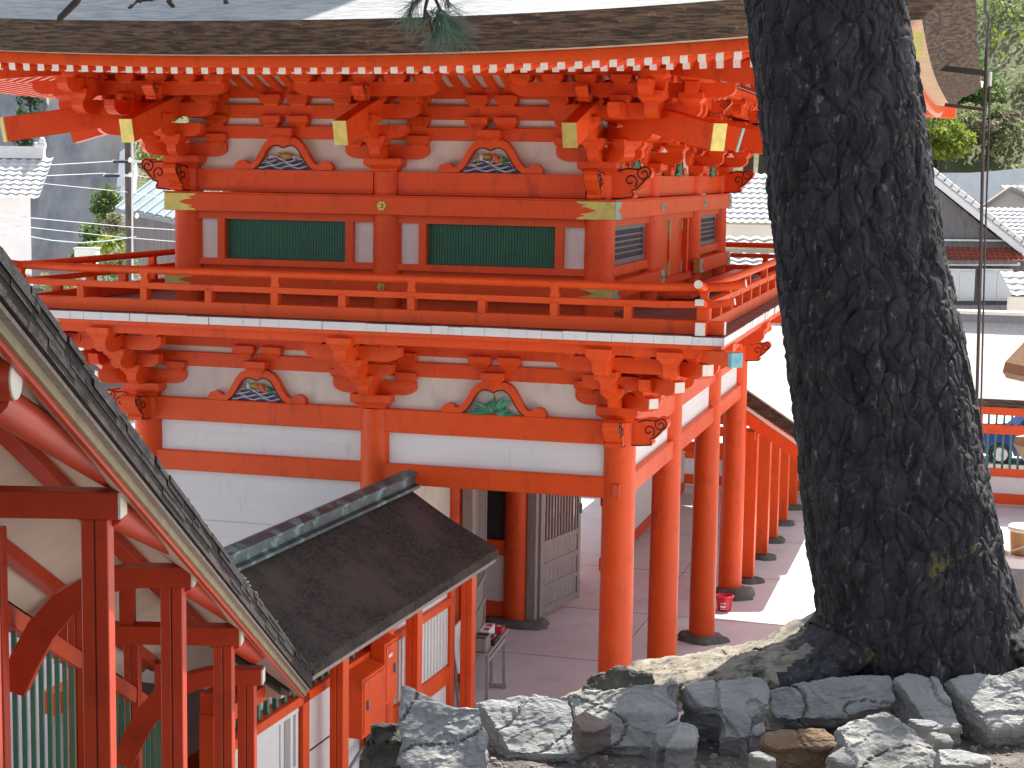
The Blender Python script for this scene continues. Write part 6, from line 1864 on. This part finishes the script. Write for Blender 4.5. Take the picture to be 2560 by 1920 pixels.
# white tiled roofs seen past the gate's right column
hA = thing("tiled_house", tuple(PX(1870, 700, 50)), "house with dotted white tile roofs stepping down behind the gate's right columns", "house")
ra = MB(); o_ = PX(1700, 556, 50); tiled_plane(ra, o_, rr_, (ff_ * 1.5 + Z3 * 1.0), 3.4, 2.6, 15, 10, .05)
ra.build("roof", 'tilewhite', hA)
MB().beam(o_ + ff_ * .35 + Z3 * -.22 + rr_ * .2, o_ + rr_ * 3.0 + ff_ * .35 + Z3 * -.22, .3, .36).build("wall", 'housewall', hA)
gA = PX(1893, 462, 53)
MB().prism([(-.6, -.50), (1.2, -1.5), (1.2, -.5), (.0, .10)], gA, rr_, Z3, -ff_, .3).build("gable_wall", 'housewall', hA)
MB().beam(gA + rr_ * -.45 + Z3 * -.18, gA + Z3 * .13, .34, .06).beam(gA + Z3 * .13, gA + rr_ * 1.3 + Z3 * -.62, .34, .06).build("gable_board", 'bare', hA)
for k_, (y, dd) in enumerate(((616, 47), (660, 45.5), (700, 44))):
    rl_ = MB(); q = PX(1760, y + 4, dd); tiled_plane(rl_, q, rr_, (ff_ * .9 + Z3 * .52), 2.6, .62, 7, 3, .07); rl_.build("roof", 'tilewhite', hA)
    MB().beam(q - Z3 * .08 + ff_ * .1, q + rr_ * 2.6 - Z3 * .08 + ff_ * .1, .1, .12).build("eave_board", 'bare', hA)
MB().beam(PX(1760, 800, 46), PX(1960, 800, 46), .4, 2.2).build("wall", 'housewall', hA)

# gabled house with weatherboards and a red pent roof
dB = 60
hB = thing("gabled_house", tuple(PX(2450, 790, dB)), "gabled house with grey weatherboards, red pent roof and bright curtained windows", "house")
def B(x, y, dd=0): return PX(x, y, dB + dd)
pB = [B(2250, 395), B(2560, 650), B(2560, 812), B(2250, 812)]
mb = MB(); k_ = 4; bk_ = [p + ff_ * 6 for p in pB]
mb.add(pB + bk_, [list(range(4))[::-1], (0, 1, 5, 4), (1, 2, 6, 5), (2, 3, 7, 6), (3, 0, 4, 7), (4, 5, 6, 7)])
mb.build("wall", 'weather', hB)
# roof slab: verge runs down to the right; its lit slope is seen beyond the verge
r0, r1 = B(2290, 408, -.5), B(2640, 688, -.5)
lift = Z3 * .16
mb = MB(); up5 = [r0, r1, r1 + ff_ * 7 + rr_ * .2 + Z3 * .0, r0 + ff_ * 7 + Z3 * .0]
mb.add([p for p in up5] + [p + lift for p in up5], [(0, 3, 2, 1), (4, 5, 6, 7), (0, 1, 5, 4), (1, 2, 6, 5), (2, 3, 7, 6), (3, 0, 4, 7)])
rB = mb.build("roof", 'tilewhite', hB)
tl = MB(); dv = (r1 - r0); Lr = dv.length; dv.normalize()
tiled_plane(tl, r1 + lift + Z3 * .02, ff_, -dv, 7, Lr, 22, 18, .06); tl.build("roof_tiles", 'tilewhite', rB)
tv = MB()
for i in range(20): tv.cyl(r0 + dv * (Lr * (i + .1) / 20) + lift * 1.2 - ff_ * .05, r0 + dv * (Lr * (i + .95) / 20) + lift * 1.35 - ff_ * .05, .10, .085, 8)
tv.build("verge_tile", 'tilewhite', rB)
MB().beam(r0 - Z3 * .10 - ff_ * .02, r1 - Z3 * .10 - ff_ * .02, .10, .20).build("barge_board", 'alu', rB)
# pent roof
pr_ = MB(); q = B(2372, 652, -1.0); tiled_plane(pr_, q, rr_, ff_ * .9 + Z3 * .42, 2.62, 1.05, 14, 4, .06); pr_.build("pent_roof", 'tilered', hB)
MB().beam(B(2360, 655, -.3), B(2540, 655, -.3), .3, .14).build("pent_soffit", 'weather', hB)
MB().beam(B(2350, 600, -.1), B(2545, 602, -.1), .06, .06).build("rail_pipe", 'alu', hB)
for x0, x1 in ((2352, 2436), (2446, 2530)):
    a, b, c, dd = B(x0, 672, -.12), B(x1, 672, -.12), B(x1, 752, -.12), B(x0, 752, -.12)
    wf = MB().beam((a + b) / 2 * .5 + (c + dd) / 2 * .5 - rr_ * ((b - a).length / 2), (a + b) / 2 * .5 + (c + dd) / 2 * .5 + rr_ * ((b - a).length / 2), .06, (a - dd).length).build("window", 'alu', hB)
    for k_ in (0, 1):
        w_ = (b - a).length; ctr = (a + c) / 2 - ff_ * .05 + rr_ * (w_ * (-.25 + .5 * k_)); MB().beam(ctr - rr_ * (w_ * .21), ctr + rr_ * (w_ * .21), .03, (a - dd).length * .86).build("pane", 'glass', wf)
MB().beam(B(2340, 660, -.08), B(2550, 660, -.08), .05, .12).build("lintel", 'alu', hB)
MB().beam(B(2340, 780, -.3), B(2640, 780, -.3), .5, .5).build("base_wall", 'weather', hB)
# roofs farther back
hC = thing("far_tiled_house", tuple(PX(2540, 560, 75)), "far house with brown gable and white tiled roof behind the gabled house", "house")
dC = 76
def Cc(x, y, dd=0): return PX(x, y, dC + dd)
MB().prism([(-1.6, -.95), (1.9, -1.1), (1.9, -.6), (.35, .45)], Cc(2520, 490), rr_, Z3, -ff_, .3).build("gable_wall", 'housewall', hC)
MB().beam(Cc(2448, 524, -.3), Cc(2526, 470, -.3), .3, .16).beam(Cc(2526, 470, -.3), Cc(2620, 520, -.3), .3, .16).build("gable_board", 'bare', hC)
ty_ = MB(); tiled_plane(ty_, Cc(2440, 592, -4), rr_, ff_ * 2 + Z3 * 1.3, 5, 2.2, 18, 8, .06); ty_.build("roof", 'tilewhite', hC)
ty_ = MB(); tiled_plane(ty_, Cc(2530, 520, 0), rr_, ff_ * 2 + Z3 * 1.6 - rr_ * .3, 4, 1.6, 14, 6, .06); ty_.build("roof", 'tilewhite', hC)
MB().beam(Cc(2430, 640, 0), Cc(2640, 640, 0), 2, 2.4).build("wall", 'housewall', hC)
# smaller white roof at the right edge in front of the gabled house
hD = thing("low_white_roof_shed", tuple(PX(2560, 790, 52)), "low white roofed shed at the right edge beside the gabled house", "shed")
q = PX(2530, 740, 54); ts = MB(); tiled_plane(ts, q, rr_, ff_ * 1.2 + Z3 * .9 - rr_ * .2, 3, 1.2, 9, 4, .05); ts.build("roof", 'tilewhite', hD); MB().beam(q + ff_ * .4 - Z3 * .5, q + rr_ * 3 + ff_ * .4 - Z3 * .5, .2, .9).build("wall", 'housewall', hD)
# pale retaining wall under the hill
lw = leanwall([(2300, 510), (2700, 500), (2700, 415), (2560, 420), (2480, 428), (2420, 432), (2300, 432)], 88, 6, .8, "hill_foot_wall", "long pale concrete wall along the foot of the hill", 'concw')
# hillside stair
hs = thing("hillside_stair", tuple(PX(2545, 300, 122)), "pale stair with handrail climbing the hillside at the right", "stairs")
for i in range(4):
    MB().beam(PX(2522, 300 - i * 9, 118 + i * .4), PX(2556, 297 - i * 9, 118 + i * .4), .4, .12).build("step", 'concw', hs)
MB().tube([PX(2480, 226, 120), PX(2525, 270, 118), PX(2530, 300, 117)], .06, 6).build("handrail", 'alu', hs)

# ---- metal drencher pipe beside the gate roof
pp2 = thing("metal_pipe_stand", tuple(PX(2440, 1180, 20)), "tall thin double metal pipe with two arms beside the gate roof", "pipe")
dP = 20
MB().tube([PX(2416, 2000, dP), PX(2432, 1290, dP), PX(2443, 960, dP), PX(2452, 640, dP), PX(2458, 330, dP), PX(2462, 255, dP), PX(2468, 80, dP), PX(2472, 50, dP), PX(2468, 34, dP), PX(2462, 26, dP), PX(2463, 0, dP), PX(2465, -80, dP)], .019, 8).build("pipe", 'polesteel', pp2)
MB().tube([PX(2432, 2000, dP), PX(2446, 1290, dP), PX(2454, 960, dP), PX(2462, 640, dP), PX(2472, 330, dP), PX(2474, 200, dP)], .011, 8).build("pipe", 'polesteel', pp2)
MB().cyl(PX(2474, 215, dP), PX(2476, 180, dP), .022, .022, 10).build("nozzle", 'endwhite', pp2)
MB().beam(PX(2255, 158, dP + .5), PX(2462, 183, dP), .05, .07).build("arm", 'polesteel', pp2)
MB().beam(PX(2364, 262, dP + .4), PX(2464, 274, dP), .04, .042).build("arm", 'polesteel', pp2)

# ---- stone lantern and water tub at the right edge of the court
dl = 27
sl = thing("stone_lantern", tuple(PX(2570, 1500, dl)), "tan stone lantern with sloping cap at the right edge of the courtyard", "lantern")
cL = PX(2600, 1240, dl); gz = cL.z
def LZ(y): return PX(2600, y, dl).z
def hexl(prof, name, m): 
    mb = MB(); lathe(mb, (cL.x, cL.y, 0), prof, 6); 
    for i in range(len(mb.sm)): mb.sm[i] = False
    return mb.build(name, m, sl)
hexl([(.10, LZ(790)), (.14, LZ(810)), (.30, LZ(840)), (.63, LZ(905)), (.66, LZ(930)), (.60, LZ(945)), (.20, LZ(950))], "cap", 'lan')
hexl([(.26, LZ(950)), (.26, LZ(1090))], "light_box", 'lan')
hexl([(.30, LZ(1090)), (.42, LZ(1092)), (.44, LZ(1112)), (.34, LZ(1140)), (.20, LZ(1165))], "platform", 'lan')
hexl([(.20, LZ(1165)), (.17, LZ(1250)), (.19, .30)], "shaft", 'lan')
hexl([(.30, 0), (.42, .0), (.42, .16), (.3, .3), (.2, .34)], "base", 'lan')
wt = thing("straw_tub", tuple(PX(2560, 1400, 28.5)), "woven straw-coloured tub with white rim on a white stand at the right edge", "tub")
c = PX(2562, 1385, 28.5)
mb = MB(); lathe(mb, (c.x, c.y, c.z), [(.16, 0), (.235, .02), (.255, .36), (.26, .42)], 24); mb.build("body", 'straw', wt)
mb = MB(); lathe(mb, (c.x, c.y, c.z + .42), [(.25, -.03), (.29, -.02), (.30, .03), (.27, .06), (.22, .05)], 24); mb.build("rim", 'endwhite', wt)
st_ = thing("wash_stand", (c.x + .15, c.y, 0), "white topped wash stand with grey side boards at the right edge", "stand")
MB().box(c.x - .42, c.x + 1.2, c.y - .45, c.y + .5, c.z - .16, c.z - .005).build("top", 'paper', st_)
MB().box(c.x - .34, c.x + 1.1, c.y - .36, c.y + .42, 0, c.z - .165).build("side_board", 'greymetal', st_)
MB().cyl(Vector((c.x - .28, c.y - .52, c.z + .12)), Vector((c.x - .02, c.y - .5, c.z + .22)), .014, .014, 8).ell((c.x - .30, c.y - .52, c.z + .11), .06, .06, .05).build("ladle", 'bare', st_)
# small carved stone post by the gravel
sp_ = thing("small_stone_marker", tuple(PX(2030, 1600, 24.5)), "small tan stone marker post on a pinkish slab left of the pine trunk", "stone")
c = PX(2022, 1597, 24.3); c.z = 0
mb = MB(); lathe(mb, tuple(c), [(.16, .10), (.155, .36), (.11, .42), (.085, .50), (.10, .58), (.06, .66), (.0, .68)], 8); mb.build("post", 'lan', sp_)
MB().cbox(c + Vector((-.15, -.1, .05)), .95, .55, .10).build("slab", 'rockpink', sp_)

# ---- cars
def car(loc, rot, m, label, group="cars parked beyond the shrine"):
    t = thing("parked_car", tuple(loc), label, "car", group)
    mt = Matrix.Translation(Vector(loc)) @ Matrix.Rotation(rot, 4, 'Z')
    def tf(mb): mb.v = [mt @ Vector(v) for v in mb.v]; return mb
    body = [(-2.0, .35), (-2.05, .62), (-1.95, .86), (-1.1, .95), (-.6, 1.42), (.9, 1.46), (1.55, 1.0), (2.0, .90), (2.05, .55), (2.0, .30), (1.65, .30), (1.55, .52), (1.3, .62), (1.05, .52), (.95, .28), (-.95, .28), (-1.05, .52), (-1.3, .62), (-1.55, .52), (-1.65, .30)]
    mb = MB(); mb.prism(body, (0, 0, 0), X3, Z3, -Y3, 1.6); tf(mb).build("body", m, t, .04)
    for s in (-1, 1):
        g = MB(); g.prism([(-.92, .98), (-.52, 1.36), (.12, 1.39), (.12, .98)], (0, s * .80, 0), X3, Z3, -Y3, .02).prism([(.20, .98), (.20, 1.39), (.82, 1.39), (1.25, 1.02), (1.2, .98)], (0, s * .80, 0), X3, Z3, -Y3, .02); tf(g).build("window", 'carglass', t)
        for x in (-1.3, 1.3):
            w_ = MB(); w_.cyl((x, s * .62, .31), (x, s * .83, .31), .31, .31, 18); wo = tf(w_).build("wheel", 'rubber', t)
            r_ = MB(); r_.cyl((x, s * .832, .31), (x, s * .845, .31), .20, .18, 10, sm=False)
            for q in range(5): r_.beam((x, s * .85, .31), (x + .19 * cos(q * 1.257), s * .85, .31 + .19 * sin(q * 1.257)), .05, .02, up=(0, 1, 0))
            tf(r_).build("rim", 'rim', wo)
        l_ = MB(); l_.ell((2.0, s * .6, .68), .06, .14, .08); tf(l_).build("headlight", 'paper', t)
        l_ = MB(); l_.ell((-2.0, s * .65, .72), .06, .10, .12); tf(l_).build("tail_light", 'pail', t)
car((6.1, 27.6, -.02), .03, 'carblue', "blue car parked behind the far gallery's green bars")
for k_, (x, y, dd, r_, m, lab) in enumerate(((262, 928, 62, .5, 'carwhite', "white car farthest up the slope of parked cars left of the gate"), (280, 1000, 56, .4, 'carwhite', "white car in the middle of the gap between stair roof and gate"), (310, 1045, 53, .5, 'carwhite', "white car nearest the gate's left column"), (225, 905, 66, .2, 'carblue', "dark blue car at the far end of the car park"))):
    p = PZ(x, y, -.02); car((p.x, p.y, -.02), r_, m, lab)
p = PZ(255, 955, 0.0); tree("garden_bush", (p.x, p.y, -.1), 1.1, 1.6, ['lf_mid', 'lf_yel'], 499, "low green bush in the car park gap beside the gate's left column", 500, .12, "bushes on the left slope", False, "bush", .8)
